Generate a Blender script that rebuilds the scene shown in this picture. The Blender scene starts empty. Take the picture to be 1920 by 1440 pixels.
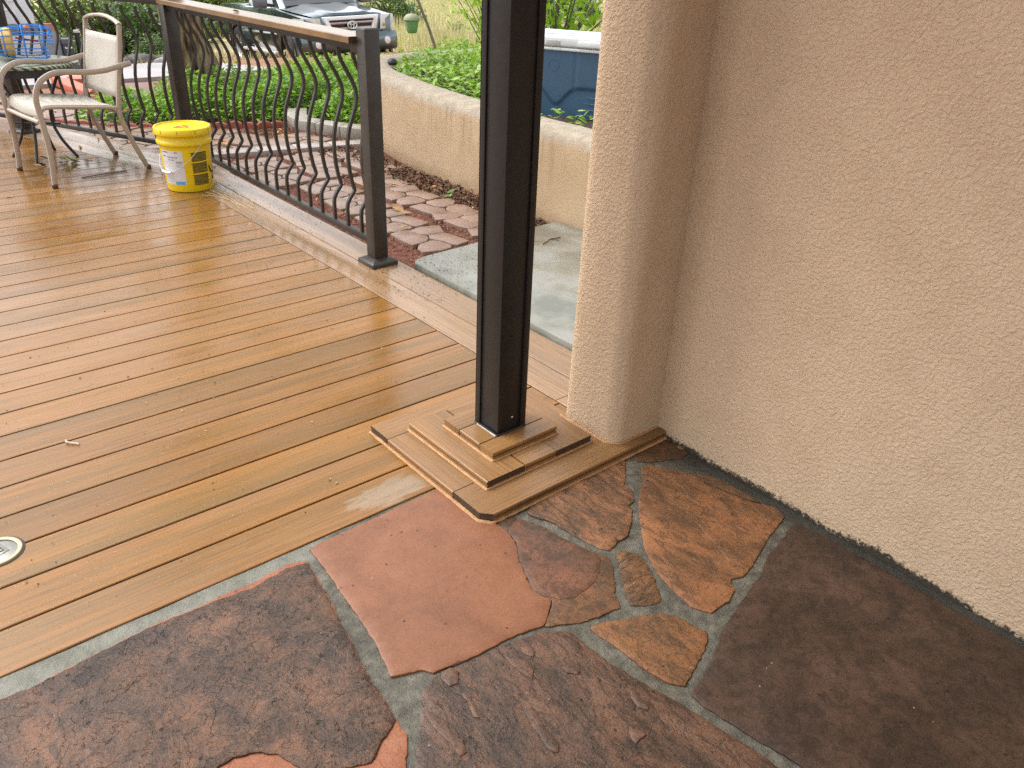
import bpy, bmesh, math, random
import numpy as np
from mathutils import Vector, Matrix, noise
from mathutils.geometry import delaunay_2d_cdt
random.seed(7); rng = np.random.default_rng(11)
R = math.radians
scene = bpy.context.scene
COL = scene.collection

# ------------------------------------------------------------------ camera, sky, sun, exposure
cam = bpy.data.cameras.new("camera"); cam_o = bpy.data.objects.new("camera", cam); COL.objects.link(cam_o)
cam.sensor_width = 36.0; cam.lens = 28.214; cam.clip_start = 0.02; cam.clip_end = 600
r_, u_, f_ = Vector((0.76632, -0.64147, 0.03567)), Vector((0.28390, 0.38792, 0.87688)), Vector((0.57633, 0.66185, -0.47938))
m4 = Matrix((r_, u_, -f_)).transposed().to_4x4(); m4.translation = (-1.6904, -1.5439, 1.3681)
cam_o.matrix_world = m4
scene.camera = cam_o

SUN_EL, SUN_AZ = R(58), R(-35)          # sun azimuth measured from +Y towards +X
world = bpy.data.worlds.new("World"); scene.world = world; world.use_nodes = True
wn = world.node_tree.nodes; wl = world.node_tree.links
bg = wn["Background"]; bg.inputs[1].default_value = 0.15
sky = wn.new("ShaderNodeTexSky"); sky.sky_type = 'NISHITA'; sky.sun_disc = False
sky.sun_elevation = SUN_EL; sky.sun_rotation = SUN_AZ; sky.dust_density = 3.0; sky.air_density = 1.0
hs = wn.new("ShaderNodeHueSaturation"); hs.inputs["Saturation"].default_value = 0.13     # overcast: the blue is greyed
wl.new(sky.outputs[0], hs.inputs["Color"]); wl.new(hs.outputs[0], bg.inputs[0])
sun = bpy.data.lights.new("sun", 'SUN'); sun.energy = 0.9; sun.angle = R(40); sun.color = (1.0, 0.96, 0.90)
sun_o = bpy.data.objects.new("sun", sun); COL.objects.link(sun_o)
sd = Vector((math.sin(SUN_AZ)*math.cos(SUN_EL), math.cos(SUN_AZ)*math.cos(SUN_EL), math.sin(SUN_EL)))
sun_o.rotation_euler = sd.to_track_quat('Z', 'Y').to_euler(); sun_o.location = sd*30
vs = scene.view_settings
vs.view_transform = 'Standard'; vs.look = 'None'; vs.gamma = 1.0; vs.use_curve_mapping = False; vs.exposure = 1.28
scene.cycles.max_bounces = 8; scene.cycles.diffuse_bounces = 4; scene.cycles.glossy_bounces = 4
scene.cycles.transparent_max_bounces = 8; scene.cycles.caustics_reflective = False; scene.cycles.caustics_refractive = False
scene.cycles.use_denoising = False      # keeps the fine grain of stucco, stone and wood

# ------------------------------------------------------------------ helpers: objects
def link(o, parent=None):
    COL.objects.link(o)
    if parent is not None: o.parent = parent
    return o
def tag(o, label=None, cat=None, group=None, kind=None):
    if label: o['label'] = label
    if cat: o['category'] = cat
    if group: o['group'] = group
    if kind: o['kind'] = kind
    return o
def empty(name, loc=(0,0,0), rz=0.0):
    o = bpy.data.objects.new(name, None); o.location = loc; o.rotation_euler = (0,0,rz); o.empty_display_size = .1
    return link(o)
class MB:
    def __init__(self): self.v = []; self.f = []; self.m = []
    def add(self, vs, fs, mi=0):
        o = len(self.v); self.v += [tuple(p) for p in vs]
        for f in fs: self.f.append(tuple(i+o for i in f)); self.m.append(mi)
        return self
    def box(self, a, b, mi=0):
        x0,y0,z0 = a; x1,y1,z1 = b
        return self.add([(x0,y0,z0),(x1,y0,z0),(x1,y1,z0),(x0,y1,z0),(x0,y0,z1),(x1,y0,z1),(x1,y1,z1),(x0,y1,z1)],
            [(0,3,2,1),(4,5,6,7),(0,1,5,4),(1,2,6,5),(2,3,7,6),(3,0,4,7)], mi)
    def prism(self, poly, z0, z1, mi=0, mside=None):
        n = len(poly); A = sum(poly[i][0]*poly[(i+1)%n][1]-poly[(i+1)%n][0]*poly[i][1] for i in range(n))
        if A < 0: poly = poly[::-1]
        vs = [(p[0],p[1],z0) for p in poly]+[(p[0],p[1],z1) for p in poly]
        self.add(vs, [tuple(range(n-1,-1,-1)), tuple(range(n,2*n))], mi)
        o = len(self.v)-2*n
        for i in range(n):
            j = (i+1)%n; self.f.append((o+i,o+j,o+n+j,o+n+i)); self.m.append(mi if mside is None else mside)
        return self
    def tube(self, path, r, seg=8, mi=0, cap=True, ry=None, up=None):
        P = [Vector(p) for p in path]; n = len(P); rings = []
        T = []
        for i in range(n):
            a = P[max(i-1,0)]; b = P[min(i+1,n-1)]; t = (b-a); T.append(t.normalized() if t.length>1e-9 else Vector((0,0,1)))
        nrm = Vector(up) if up is not None else (Vector((0,0,1)) if abs(T[0].z)<.9 else Vector((1,0,0)))
        for i in range(n):
            nrm = (nrm - T[i]*nrm.dot(T[i])); nrm = nrm.normalized() if nrm.length>1e-6 else T[i].orthogonal().normalized()
            bn = T[i].cross(nrm)
            ri = r[i] if isinstance(r,(list,tuple)) else r; rj = ri if ry is None else ry
            rings.append([P[i]+nrm*(math.cos(2*math.pi*(k+.5)/seg)*ri)+bn*(math.sin(2*math.pi*(k+.5)/seg)*rj) for k in range(seg)])
        vs = [p for rg in rings for p in rg]; fs = []
        for i in range(n-1):
            for k in range(seg):
                k2 = (k+1)%seg; fs.append((i*seg+k, i*seg+k2, (i+1)*seg+k2, (i+1)*seg+k))
        if cap: fs.append(tuple(range(seg-1,-1,-1))); fs.append(tuple((n-1)*seg+k for k in range(seg)))
        return self.add(vs, fs, mi)
    def lathe(self, prof, seg=32, c=(0,0), mi=0, closed=True):
        vs = []; fs = []; n = len(prof)
        for (rr,z) in prof:
            for k in range(seg):
                a = 2*math.pi*k/seg; vs.append((c[0]+rr*math.cos(a), c[1]+rr*math.sin(a), z))
        for i in range(n-1):
            for k in range(seg):
                k2 = (k+1)%seg; fs.append((i*seg+k, i*seg+k2, (i+1)*seg+k2, (i+1)*seg+k))
        if closed:
            fs.append(tuple(range(seg-1,-1,-1))); fs.append(tuple((n-1)*seg+k for k in range(seg)))
        return self.add(vs, fs, mi)
    def grid(self, rows, mi=0, flip=False):
        n = len(rows); m = len(rows[0]); fs = []
        for i in range(n-1):
            for j in range(m-1):
                q = (i*m+j, i*m+j+1, (i+1)*m+j+1, (i+1)*m+j); fs.append(q[::-1] if flip else q)
        return self.add([p for r in rows for p in r], fs, mi)
    def build(self, name, mats, parent=None, bevel=0, bseg=2, smooth=None, loc=None, rz=0, fixn=False, sub=0):
        me = bpy.data.meshes.new(name); me.from_pydata(self.v, [], self.f)
        if not isinstance(mats,(list,tuple)): mats = [mats]
        for mm in mats: me.materials.append(mm)
        if any(self.m): me.polygons.foreach_set('material_index', self.m)
        if bevel or fixn:
            bm = bmesh.new(); bm.from_mesh(me)
            if fixn: bmesh.ops.remove_doubles(bm, verts=bm.verts, dist=1e-5); bmesh.ops.recalc_face_normals(bm, faces=bm.faces)
            if bevel:
                es = [e for e in bm.edges if len(e.link_faces)==2 and e.calc_face_angle(0) > .5]
                bmesh.ops.bevel(bm, geom=es, offset=bevel, segments=bseg, affect='EDGES', profile=.5, clamp_overlap=True)
            bm.to_mesh(me); bm.free()
        if smooth is None: smooth = 40
        if smooth:
            me.polygons.foreach_set('use_smooth', [True]*len(me.polygons))
            try: me.set_sharp_from_angle(angle=R(smooth))
            except Exception: pass
        me.update()
        o = bpy.data.objects.new(name, me); o.rotation_euler = (0,0,rz)
        if loc is not None: o.location = loc
        link(o, parent)
        if sub:
            md = o.modifiers.new('sub','SUBSURF'); md.levels = sub; md.render_levels = sub
        return o
def copy_tree(o, parent=None):
    c = o.copy(); link(c, parent)
    for ch in list(o.children):
        cc = copy_tree(ch, c); cc.matrix_parent_inverse = ch.matrix_parent_inverse.copy()
    return c
def np_mesh(name, V, F4, mats, parent=None, smooth=False):
    """V (n,3), F4 (m,k) all faces with k corners"""
    me = bpy.data.meshes.new(name); k = F4.shape[1]
    me.vertices.add(len(V)); me.vertices.foreach_set('co', np.ascontiguousarray(V, np.float32).ravel())
    me.loops.add(F4.size); me.loops.foreach_set('vertex_index', F4.ravel().astype(np.int32))
    me.polygons.add(len(F4)); me.polygons.foreach_set('loop_start', np.arange(0, F4.size, k, dtype=np.int32))
    me.polygons.foreach_set('loop_total', np.full(len(F4), k, np.int32))
    if not isinstance(mats,(list,tuple)): mats = [mats]
    for mm in mats: me.materials.append(mm)
    me.update(calc_edges=True); me.validate()
    if smooth: me.polygons.foreach_set('use_smooth', [True]*len(me.polygons))
    o = bpy.data.objects.new(name, me); return link(o, parent)
def leaf_geo(P, L, W, yaw, tilt, roll, fold=.25):
    """vectorised leaves: two quads folded on the midrib"""
    n = len(P)
    base = np.array([(0,0,0),(-.62,.22,fold*.5),(-.75,.55,fold*.6),(0,1,-.08),(.75,.55,fold*.6),(.62,.22,fold*.5)])
    q = np.repeat(base[None], n, 0); q[:,:,0] *= (W/2)[:,None]; q[:,:,1] *= L[:,None]; q[:,:,2] *= (W/2)[:,None]
    def rot(q, a, i, j):
        c, s = np.cos(a)[:,None], np.sin(a)[:,None]; x, y = q[:,:,i].copy(), q[:,:,j].copy()
        q[:,:,i] = c*x-s*y; q[:,:,j] = s*x+c*y
    rot(q, roll, 2, 0); rot(q, tilt, 1, 2); rot(q, yaw, 0, 1)
    V = (q+P[:,None]).reshape(-1,3)
    o = (np.arange(n)*6)[:,None]
    F = np.concatenate([o+np.array([[0,3,2,1]]), o+np.array([[0,5,4,3]])], 0)
    return V, F

# ------------------------------------------------------------------ helpers: materials
class NT:
    def __init__(s, name):
        s.mat = bpy.data.materials.new(name); s.mat.use_nodes = True; s.t = s.mat.node_tree; s.b = s.t.nodes["Principled BSDF"]
    def n(s, typ, props=None, **ins):
        nd = s.t.nodes.new("ShaderNode"+typ)
        for k, v in (props or {}).items(): setattr(nd, k, v)
        for k, v in ins.items():
            k = k.replace('_',' '); key = int(k[1:]) if k[0]=='i' and k[1:].isdigit() else k
            s.put(nd.inputs[key], v)
        return nd
    def put(s, sock, v):
        if isinstance(v, bpy.types.NodeSocket): s.t.links.new(v, sock)
        elif isinstance(v, bpy.types.Node): s.t.links.new(v.outputs[0], sock)
        else:
            if isinstance(v,(tuple,list)) and len(v)==3 and sock.type=='RGBA': v = (*v,1)
            sock.default_value = v
    def set(s, **kw):
        for k, v in kw.items(): s.put(s.b.inputs[k.replace('_',' ')], v)
    def obj(s): return s.n("TexCoord").outputs["Object"]
    def mapping(s, vec, scale=(1,1,1), loc=(0,0,0), rot=(0,0,0)):
        return s.n("Mapping", Vector=vec, Scale=scale, Location=loc, Rotation=rot).outputs[0]
    def noise(s, vec, scale=5, detail=4, rough=.5, dist=0): return s.n("TexNoise", Vector=vec, Scale=scale, Detail=detail, Roughness=rough, Distortion=dist).outputs[0]
    def vor(s, vec, scale=5, feature='F1', out=0, rnd=1): return s.n("TexVoronoi", {'feature':feature}, Vector=vec, Scale=scale, Randomness=rnd).outputs[out]
    def ramp(s, fac, stops, interp='LINEAR'):
        nd = s.n("ValToRGB", Fac=fac); cr = nd.color_ramp; cr.interpolation = interp
        while len(cr.elements) < len(stops): cr.elements.new(.5)
        for e, (p, c) in zip(cr.elements, stops):
            e.position = p; e.color = (c,c,c,1) if isinstance(c,(int,float)) else (*c,1)
        return nd.outputs[0]
    def mix(s, fac, a, b, mode='MIX'):
        nd = s.n("Mix", {'data_type':'RGBA','blend_type':mode}); s.put(nd.inputs[0], fac); s.put(nd.inputs[6], a); s.put(nd.inputs[7], b); return nd.outputs[2]
    def math(s, op, a, b=0.0, c=None, clamp=False):
        nd = s.n("Math", {'operation':op,'use_clamp':clamp}); s.put(nd.inputs[0], a); s.put(nd.inputs[1], b)
        if c is not None: s.put(nd.inputs[2], c)
        return nd.outputs[0]
    def rng(s, v, a, b, c=0., d=1.): return s.n("MapRange", Value=v, From_Min=a, From_Max=b, To_Min=c, To_Max=d).outputs[0]
    def bump(s, h, dist=.002, strength=1., normal=None):
        nd = s.n("Bump", Height=h, Distance=dist, Strength=strength)
        if normal is not None: s.put(nd.inputs["Normal"], normal)
        return nd.outputs[0]
    def xyz(s, v): return s.n("SeparateXYZ", Vector=v).outputs
def simple(name, col, rough=.5, metal=0, spec=.5, coat=0, var=.12, vscale=12, bumpd=0, bscale=60):
    t = NT(name); v = t.obj(); nz = t.noise(v, vscale, 5, .6)
    c = t.ramp(nz, [(.3, tuple(x*(1-var) for x in col)), (.7, tuple(min(1,x*(1+var)) for x in col))])
    t.set(Base_Color=c, Roughness=t.rng(nz, .3, .7, max(.03,rough*.85), min(1,rough*1.15)), Metallic=metal)
    t.b.inputs["Specular IOR Level"].default_value = spec; t.b.inputs["Coat Weight"].default_value = coat
    if bumpd: t.set(Normal=t.bump(t.noise(v, bscale, 4), bumpd))
    return t.mat

def deck_mat(name, pal, wet=(.12,.42), tint=1.0, patch=None):
    t = NT(name); v = t.obj(); rnd = t.n("ObjectInfo").outputs["Random"]
    off = t.n("CombineXYZ", X=t.math('MULTIPLY', rnd, 53.), Y=t.math('MULTIPLY', rnd, 17.), Z=t.math('MULTIPLY', rnd, 7.)).outputs[0]
    v = t.n("VectorMath", {'operation':'ADD'}, i0=v, i1=off).outputs[0]
    s1 = t.noise(t.mapping(v, (.42, 8.5, 1)), 1.5, 3, .55, .3)
    col = t.ramp(s1, [(.28, pal[0]), (.43, pal[1]), (.56, pal[2]), (.72, pal[3])])
    s2 = t.noise(t.mapping(v, (.9, 30, 1)), 1.4, 4, .6)
    col = t.mix(t.rng(s2, .35, .7, 0, .35), col, pal[4])
    g = t.noise(t.mapping(v, (3.0, 150, 1)), 1.6, 5, .65)
    w = t.n("TexWave", {'wave_type':'BANDS','bands_direction':'Y'}, Vector=t.mapping(v, (.30, 5.5, 1)), Scale=2.6, Distortion=11., Detail=4., Detail_Scale=1.6).outputs[1]
    lines = t.math('MULTIPLY', t.rng(w, .0, .07, 1., 0.), t.rng(t.noise(t.mapping(v,(1.1,7,1)),1.6,3,.5),.46,.62,0,1))
    col = t.mix(t.math('MULTIPLY', t.rng(g, .55, .32, 0, .6), 1.0), col, tuple(x*.45 for x in pal[1]))
    col = t.mix(t.math('MULTIPLY', lines, .38), col, tuple(x*.35 for x in pal[1]))
    br = t.rng(rnd, 0, 1, .82*tint, 1.12*tint)
    col = t.mix(1.0, col, t.n("CombineColor", i0=br, i1=br, i2=br).outputs[0], 'MULTIPLY')
    if patch is not None:      # one worn, whitened spot in the board face
        ov = t.obj(); px, py, pz = t.xyz(ov)
        dd = t.math('ADD', t.math('POWER', t.math('MULTIPLY', t.math('SUBTRACT', px, patch[0]), 1/patch[2]), 2.), t.math('POWER', t.math('MULTIPLY', t.math('SUBTRACT', py, patch[1]), 1/patch[3]), 2.))
        dd = t.math('ADD', dd, t.math('MULTIPLY', t.math('SUBTRACT', t.noise(t.mapping(ov, (14, 55, 1)), 1., 5, .7), .5), 3.0))
        col = t.mix(t.rng(dd, .9, .30, 0, .42), col, (.33,.30,.24))
    wl_ = t.noise(t.mapping(v, (.8, 3., 1)), 1.7, 4, .6)
    drops = t.rng(t.noise(v, 110, 2, .5), .66, .72, 0, 1)
    h = t.math('ADD', t.math('MULTIPLY', g, .55), t.math('MULTIPLY', lines, -.6))
    nb = t.bump(h, .0008, .8); nb = t.bump(t.noise(v, 7, 3, .5), .002, .25, nb); nb = t.bump(drops, .0008, .6, nb)
    t.set(Base_Color=col, Roughness=t.rng(wl_, .36, .62, wet[0], wet[1]), Normal=nb)
    t.b.inputs["Specular IOR Level"].default_value = .55
    return t.mat

def stucco_mat(name, c0, c1, scale=1.0, dirt=None, top=None):
    t = NT(name); v = t.obj(); v2 = t.mapping(v, (scale,)*3)
    a = t.noise(v2, 105, 3, .55, .7); b = t.vor(t.n("VectorMath", {'operation':'ADD'}, i0=v2, i1=t.n("VectorMath", {'operation':'SCALE'}, i0=t.n("TexNoise", Vector=v2, Scale=40., Detail=2.).outputs[1], Scale=.009).outputs[0]).outputs[0], 135, 'SMOOTH_F1')
    h = t.math('ADD', t.rng(a, .40, .66, 0, 1), t.math('MULTIPLY', b, -.55))
    big = t.noise(v, 1.3, 4, .5)
    col = t.ramp(big, [(.3, c0), (.7, c1)])
    col = t.mix(t.rng(t.noise(v, 5.5, 5, .65), .42, .64, 0, .5), col, tuple(x*k for x,k in zip(c0,(.90,.88,.86))))
    col = t.mix(t.rng(t.noise(t.mapping(v, (1,1,.35)), 16, 5, .7), .58, .72, 0, .22), col, tuple(x*1.12 for x in c1))
    pit = t.rng(t.noise(v2, 120, 2, .5), .72, .79, 0, .4)
    col = t.mix(pit, col, tuple(x*.35 for x in c0))
    x, y, z = t.xyz(v)
    if dirt:      # black mould line along the foot of the wall
        dn = t.math('ADD', t.math('MULTIPLY', t.noise(v, 75, 6, .8), .085), t.math('MULTIPLY', t.noise(v, 4, 3, .6), .06))
        k = t.rng(t.math('SUBTRACT', z, dn), -.067, -.055, .95, 0)
        col = t.mix(k, col, (.02,.02,.016))
    if top:       # grey weathered crown and vertical drips below it
        st = t.noise(t.mapping(v, (34, 34, .9)), 1., 4, .6)
        k1 = t.math('MULTIPLY', t.rng(st, .52, .70, 0, .38), t.rng(z, .14, .42, 0, 1))
        col = t.mix(k1, col, (.13,.085,.05))
        k2 = t.rng(t.math('ADD', z, t.math('MULTIPLY', t.noise(v, 9, 4, .6), .05)), .445, .485, 0, 1)
        col = t.mix(k2, col, t.ramp(t.noise(v, 14, 4, .6), [(.35,(.30,.25,.19)),(.7,(.42,.36,.28))]))
        k3 = t.rng(t.math('ADD', z, t.math('MULTIPLY', t.noise(v, 8, 5, .65), .12)), .12, .03, 0, .5)
        col = t.mix(k3, col, (.20,.09,.05))
    t.set(Base_Color=col, Roughness=.85, Normal=t.bump(h, .0016/scale, .9))
    t.b.inputs["Specular IOR Level"].default_value = .25
    return t.mat

def stone_mat(name, cols, scale=1.0, spec=.45, aniso=(1,1,1), rot=0, flake=.003, flscale=7, rough=(.42,.7), fine=.0012, dark=.5, speck=.25, mot=.6):
    t = NT(name); v0 = t.obj(); v = t.mapping(v0, aniso, rot=(0,0,rot))
    n1 = t.noise(v, 4.6*scale, 12, .70, .6)
    col = t.ramp(n1, [(.36,cols[0]),(.46,cols[1]),(.55,cols[2]),(.66,cols[3])])
    n2 = t.noise(v, 1.9*scale, 5, .6)
    col = t.mix(t.rng(n2, .48, .68, 0, dark), col, cols[0])
    f = t.noise(v, flscale*scale, 6, .55, .35)
    s1 = t.rng(f, .415, .422, 0, 1); s2 = t.rng(f, .50, .507, 0, 1); s3 = t.rng(f, .60, .606, 0, 1)
    ter = t.math('ADD', t.math('ADD', s1, s2), s3)
    col = t.mix(t.math('MULTIPLY', t.rng(ter, 0, 3, 0, 1), .30), col, cols[2])
    mm = t.noise(v, 21*scale, 7, .72, .8)
    col = t.mix(t.rng(mm, .50, .43, 0, mot), col, tuple(x*.72 for x in cols[0]))
    col = t.mix(t.rng(mm, .55, .63, 0, mot*.6), col, cols[3])
    sp = t.noise(v0, 190, 4, .7)
    col = t.mix(t.rng(sp, .45, .36, 0, speck*2.2), col, tuple(x*.35 for x in cols[0]))
    col = t.mix(t.rng(sp, .58, .68, 0, speck*1.3), col, tuple(min(1,x*1.8) for x in cols[3]))
    w1 = t.vor(v0, 30); c1 = t.n("TexVoronoi", {'feature':'F1'}, Vector=v0, Scale=30.).outputs[1]
    pick1 = t.rng(t.xyz(c1)[0], .70, .72, 0, 1)
    pk = t.math('MULTIPLY', t.rng(t.math('ADD', w1, t.math('MULTIPLY', t.noise(v0, 120, 3, .6), .12)), .20, .14, 0, .85), pick1)
    col = t.mix(pk, col, tuple(x*.30 for x in cols[0]))
    c2 = t.n("TexVoronoi", {'feature':'F1'}, Vector=v0, Scale=47.); pick2 = t.rng(t.xyz(c2.outputs[1])[1], .93, .94, 0, 1)
    wk = t.math('MULTIPLY', t.rng(t.math("ADD", c2.outputs[0], t.math("MULTIPLY", t.noise(v0, 160, 3, .6), .14)), .18, .12, 0, .55), pick2)
    col = t.mix(wk, col, (.42,.38,.32))
    nb = t.bump(t.math('SUBTRACT', ter, t.math('MULTIPLY', pk, .5)), flake, .9); nb = t.bump(t.noise(v0, 62, 6, .7), fine*2.2, .8, nb); nb = t.bump(t.noise(v0, 260, 3, .6), fine, .5, nb)
    t.set(Base_Color=col, Roughness=t.rng(t.noise(v0, 2.3, 4, .6), .35, .65, rough[0], rough[1]), Normal=nb)
    t.b.inputs["Specular IOR Level"].default_value = spec
    return t.mat

def leaf_mat(name, cols, trans=.35, rough=.45):
    t = NT(name); g = t.n("NewGeometry"); rnd = g.outputs["Random Per Island"]
    c = t.ramp(rnd, [(i/(len(cols)-1), cc) for i, cc in enumerate(cols)])
    t.set(Base_Color=c, Roughness=rough)
    tr = t.n("BsdfTranslucent", Color=t.mix(.5, c, (.20,.34,.02)))
    mx = t.n("MixShader", Fac=trans); t.t.links.new(t.b.outputs[0], mx.inputs[1]); t.t.links.new(tr.outputs[0], mx.inputs[2])
    t.t.links.new(mx.outputs[0], t.t.nodes["Material Output"].inputs[0])
    return t.mat
# ------------------------------------------------------------------ materials
PAL = [(.175,.092,.022),(.222,.106,.023),(.285,.125,.024),(.275,.120,.035),(.180,.104,.034)]
DECK = deck_mat("deck_composite", PAL, wet=(.07,.34))
DECK0 = deck_mat("worn_deck_composite", PAL, wet=(.14,.4), patch=(2.07,-.01,.16,.06))
BORDER = deck_mat("border_composite", [(.19,.115,.055),(.26,.152,.073),(.31,.178,.085),(.32,.205,.125),(.21,.145,.09)], wet=(.06,.34))
PLINTH = deck_mat("plinth_composite", [(.20,.105,.038),(.25,.130,.048),(.30,.155,.058),(.305,.165,.072),(.235,.128,.052)], wet=(.30,.5))
ENDCUT = simple("dark_end_cut", (.055,.032,.018), .55, bumpd=.001, bscale=200)
SEAL = simple("tan_sealant", (.44,.245,.115), .55, var=.2, vscale=40, bumpd=.003, bscale=90)
STUCCO = stucco_mat("wall_stucco", (.555,.405,.268), (.60,.445,.30), dirt=True)
STUCCO2 = stucco_mat("pilaster_stucco", (.555,.405,.268), (.60,.445,.30))
PLANTER = stucco_mat("planter_stucco", (.45,.325,.20), (.53,.395,.255), scale=1.5, top=True)
BLACK = simple("black_powder_coat", (.0185,.0170,.0162), .38, spec=.32, var=.15, vscale=30, bumpd=.0004, bscale=300)
RAILM = simple("dark_bronze_coat", (.038,.031,.0255), .38, spec=.4, var=.25, vscale=18, bumpd=.0006, bscale=160)
CAPW = deck_mat("cap_composite", [(.20,.125,.06),(.26,.155,.07),(.30,.175,.08),(.28,.175,.095),(.20,.145,.08)], wet=(.10,.25))
MORTAR = None
def mortar_mat():
    t = NT("mortar"); v = t.obj(); n = t.noise(v, 26, 8, .7); n2 = t.noise(v, 3, 4)
    c = t.ramp(n, [(.3,(.036,.032,.024)),(.5,(.098,.090,.067)),(.72,(.18,.166,.128))]); c = t.mix(t.rng(n2,.5,.7,0,.45), c, (.055,.051,.040))
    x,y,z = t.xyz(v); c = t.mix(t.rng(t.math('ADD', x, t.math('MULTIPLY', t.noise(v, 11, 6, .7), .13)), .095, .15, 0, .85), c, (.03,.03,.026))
    c = t.mix(t.math('MULTIPLY', t.rng(y,-.075,-.055), t.rng(x,-.95,-1.0)), c, t.ramp(n, [(.3,(.11,.11,.085)),(.7,(.22,.215,.175))]))
    nb = t.bump(n, .006, 1.); nb = t.bump(t.noise(v, 170, 3, .6), .0018, .9, nb)
    t.set(Base_Color=c, Roughness=t.rng(n2,.4,.6,.5,.75), Normal=nb); return t.mat
MORTAR = mortar_mat()
ST = {
 'red': stone_mat("terracotta_stone", [(.170,.066,.031),(.210,.084,.040),(.238,.096,.046),(.26,.113,.058)], 1.2, flake=.0002, flscale=2.2, fine=.0003, rough=(.38,.55), dark=.25, speck=.12, mot=.12),
 'brown': stone_mat("brown_stone", [(0.055,0.035,0.019),(0.095,0.052,0.026),(0.140,0.066,0.031),(0.190,0.082,0.034)], 1.0, flake=.0005, flscale=3, fine=.0006, rough=(.4,.6)),
 'streak': stone_mat("streaked_stone", [(0.035,0.027,0.017),(0.130,0.062,0.028),(0.230,0.095,0.038),(0.270,0.129,0.060)], 1.0, aniso=(2.6,.8,1), rot=R(-38), flake=.0016, flscale=5, fine=.001),
 'orange': stone_mat("orange_stone", [(0.085,0.044,0.021),(0.165,0.074,0.031),(0.250,0.103,0.041),(0.290,0.129,0.056)], .9, aniso=(1.5,.8,1), rot=R(-30), flake=.0012, flscale=3.2, fine=.0007, dark=.55),
 'small': stone_mat("banded_stone", [(.035,.022,.012),(.10,.05,.02),(.18,.08,.028),(.22,.10,.04)], 1.6, aniso=(1.,3.2,1), rot=R(25), flake=.0022, flscale=7, fine=.001),
 'tri': stone_mat("rust_stone", [(0.075,0.041,0.017),(0.155,0.072,0.028),(0.230,0.095,0.034),(0.270,0.118,0.043)], 1.4, aniso=(1.6,.8,1), rot=R(-40), flake=.0018, flscale=6, fine=.0009),
 'dark': stone_mat("umber_stone", [(.026,.0165,.0115),(.046,.027,.0185),(.070,.039,.026),(.10,.056,.038)], 1.3, flake=.0002, flscale=2, fine=.0006, rough=(.36,.56), dark=.6, speck=.2, mot=.5),
 'flaky': stone_mat("flaky_stone", [(.036,.0255,.0185),(.074,.044,.029),(.135,.067,.039),(.16,.088,.056)], 1.3, aniso=(1.9,.75,1), rot=R(-22), flake=.0028, flscale=6.5, fine=.0013, rough=(.28,.5)),
 'sheet': stone_mat("slate_stone", [(.028,.018,.012),(.064,.037,.024),(.122,.062,.036),(.21,.092,.046)], 1.15, flake=.0045, flscale=9, fine=.0020, rough=(.26,.55), spec=.34, dark=.7, mot=.5),
 'base': stone_mat("base_stone", [(0.228,0.076,0.036),(0.275,0.095,0.044),(0.314,0.114,0.055),(0.332,0.133,0.068)], 1.4, flake=.0006, flscale=3, fine=.0006, dark=.3, mot=.2),
}
ST['corner'] = ST['sliver'] = ST['brown']; ST['brownlayer'] = stone_mat("brown_layer_stone", [(.065,.038,.024),(.10,.053,.032),(.145,.064,.036),(.21,.083,.042)], .9, flake=.0004, flscale=3, fine=.0005, rough=(.38,.56))
FLAKEM = stone_mat("flake_stone", [(.07,.042,.028),(.11,.060,.038),(.155,.076,.045),(.19,.10,.062)], 1.4, aniso=(1.9,.75,1), rot=R(-22), flake=.0012, flscale=9, fine=.001)
PAVER = stone_mat("paver_concrete", [(.19,.12,.09),(.24,.155,.115),(.28,.18,.135),(.32,.215,.165)], 1.1, flake=.0004, flscale=3, fine=.0009, rough=(.22,.5), dark=.3, speck=.15, mot=.12)
PALEP = stone_mat("pale_paver_concrete", [(.30,.25,.23),(.36,.30,.275),(.41,.35,.32),(.45,.39,.36)], 1.1, flake=.0003, flscale=3, fine=.0008, rough=(.25,.5), dark=.3, speck=.15, mot=.12)
EDGER = simple("red_edging_concrete", (.30,.085,.06), .7, var=.3, vscale=20, bumpd=.003)
BLOCKM = stone_mat("grey_block_concrete", [(.27,.24,.20),(.34,.31,.26),(.40,.365,.31),(.45,.41,.35)], 1.2, flake=.0004, flscale=3, fine=.001, rough=(.35,.6), dark=.3, speck=.2, mot=.15)
def slab_mat():
    t = NT("wet_concrete"); v = t.obj(); n = t.noise(v, 2.2, 5, .6); n3 = t.noise(v, 55, 6, .7)
    c = t.ramp(n, [(.38,(.14,.14,.115)),(.47,(.21,.208,.172)),(.55,(.25,.25,.225)),(.7,(.185,.18,.138))])
    c = t.mix(t.rng(n3,.62,.72,0,.35), c, (.09,.085,.07))
    t.set(Base_Color=c, Roughness=t.rng(n,.40,.60,.10,.5), Normal=t.bump(n3,.0015,.6)); return t.mat
SLABM = slab_mat()
def drive_mat():
    t = NT("driveway_concrete"); v = t.obj(); n = t.noise(v, .9, 6, .6)
    c = t.ramp(n, [(.35,(.30,.27,.28)),(.65,(.38,.35,.35))]); t.set(Base_Color=c, Roughness=.55, Normal=t.bump(t.noise(v,60,5,.7),.003,.6)); return t.mat
DRIVEM = drive_mat()
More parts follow.
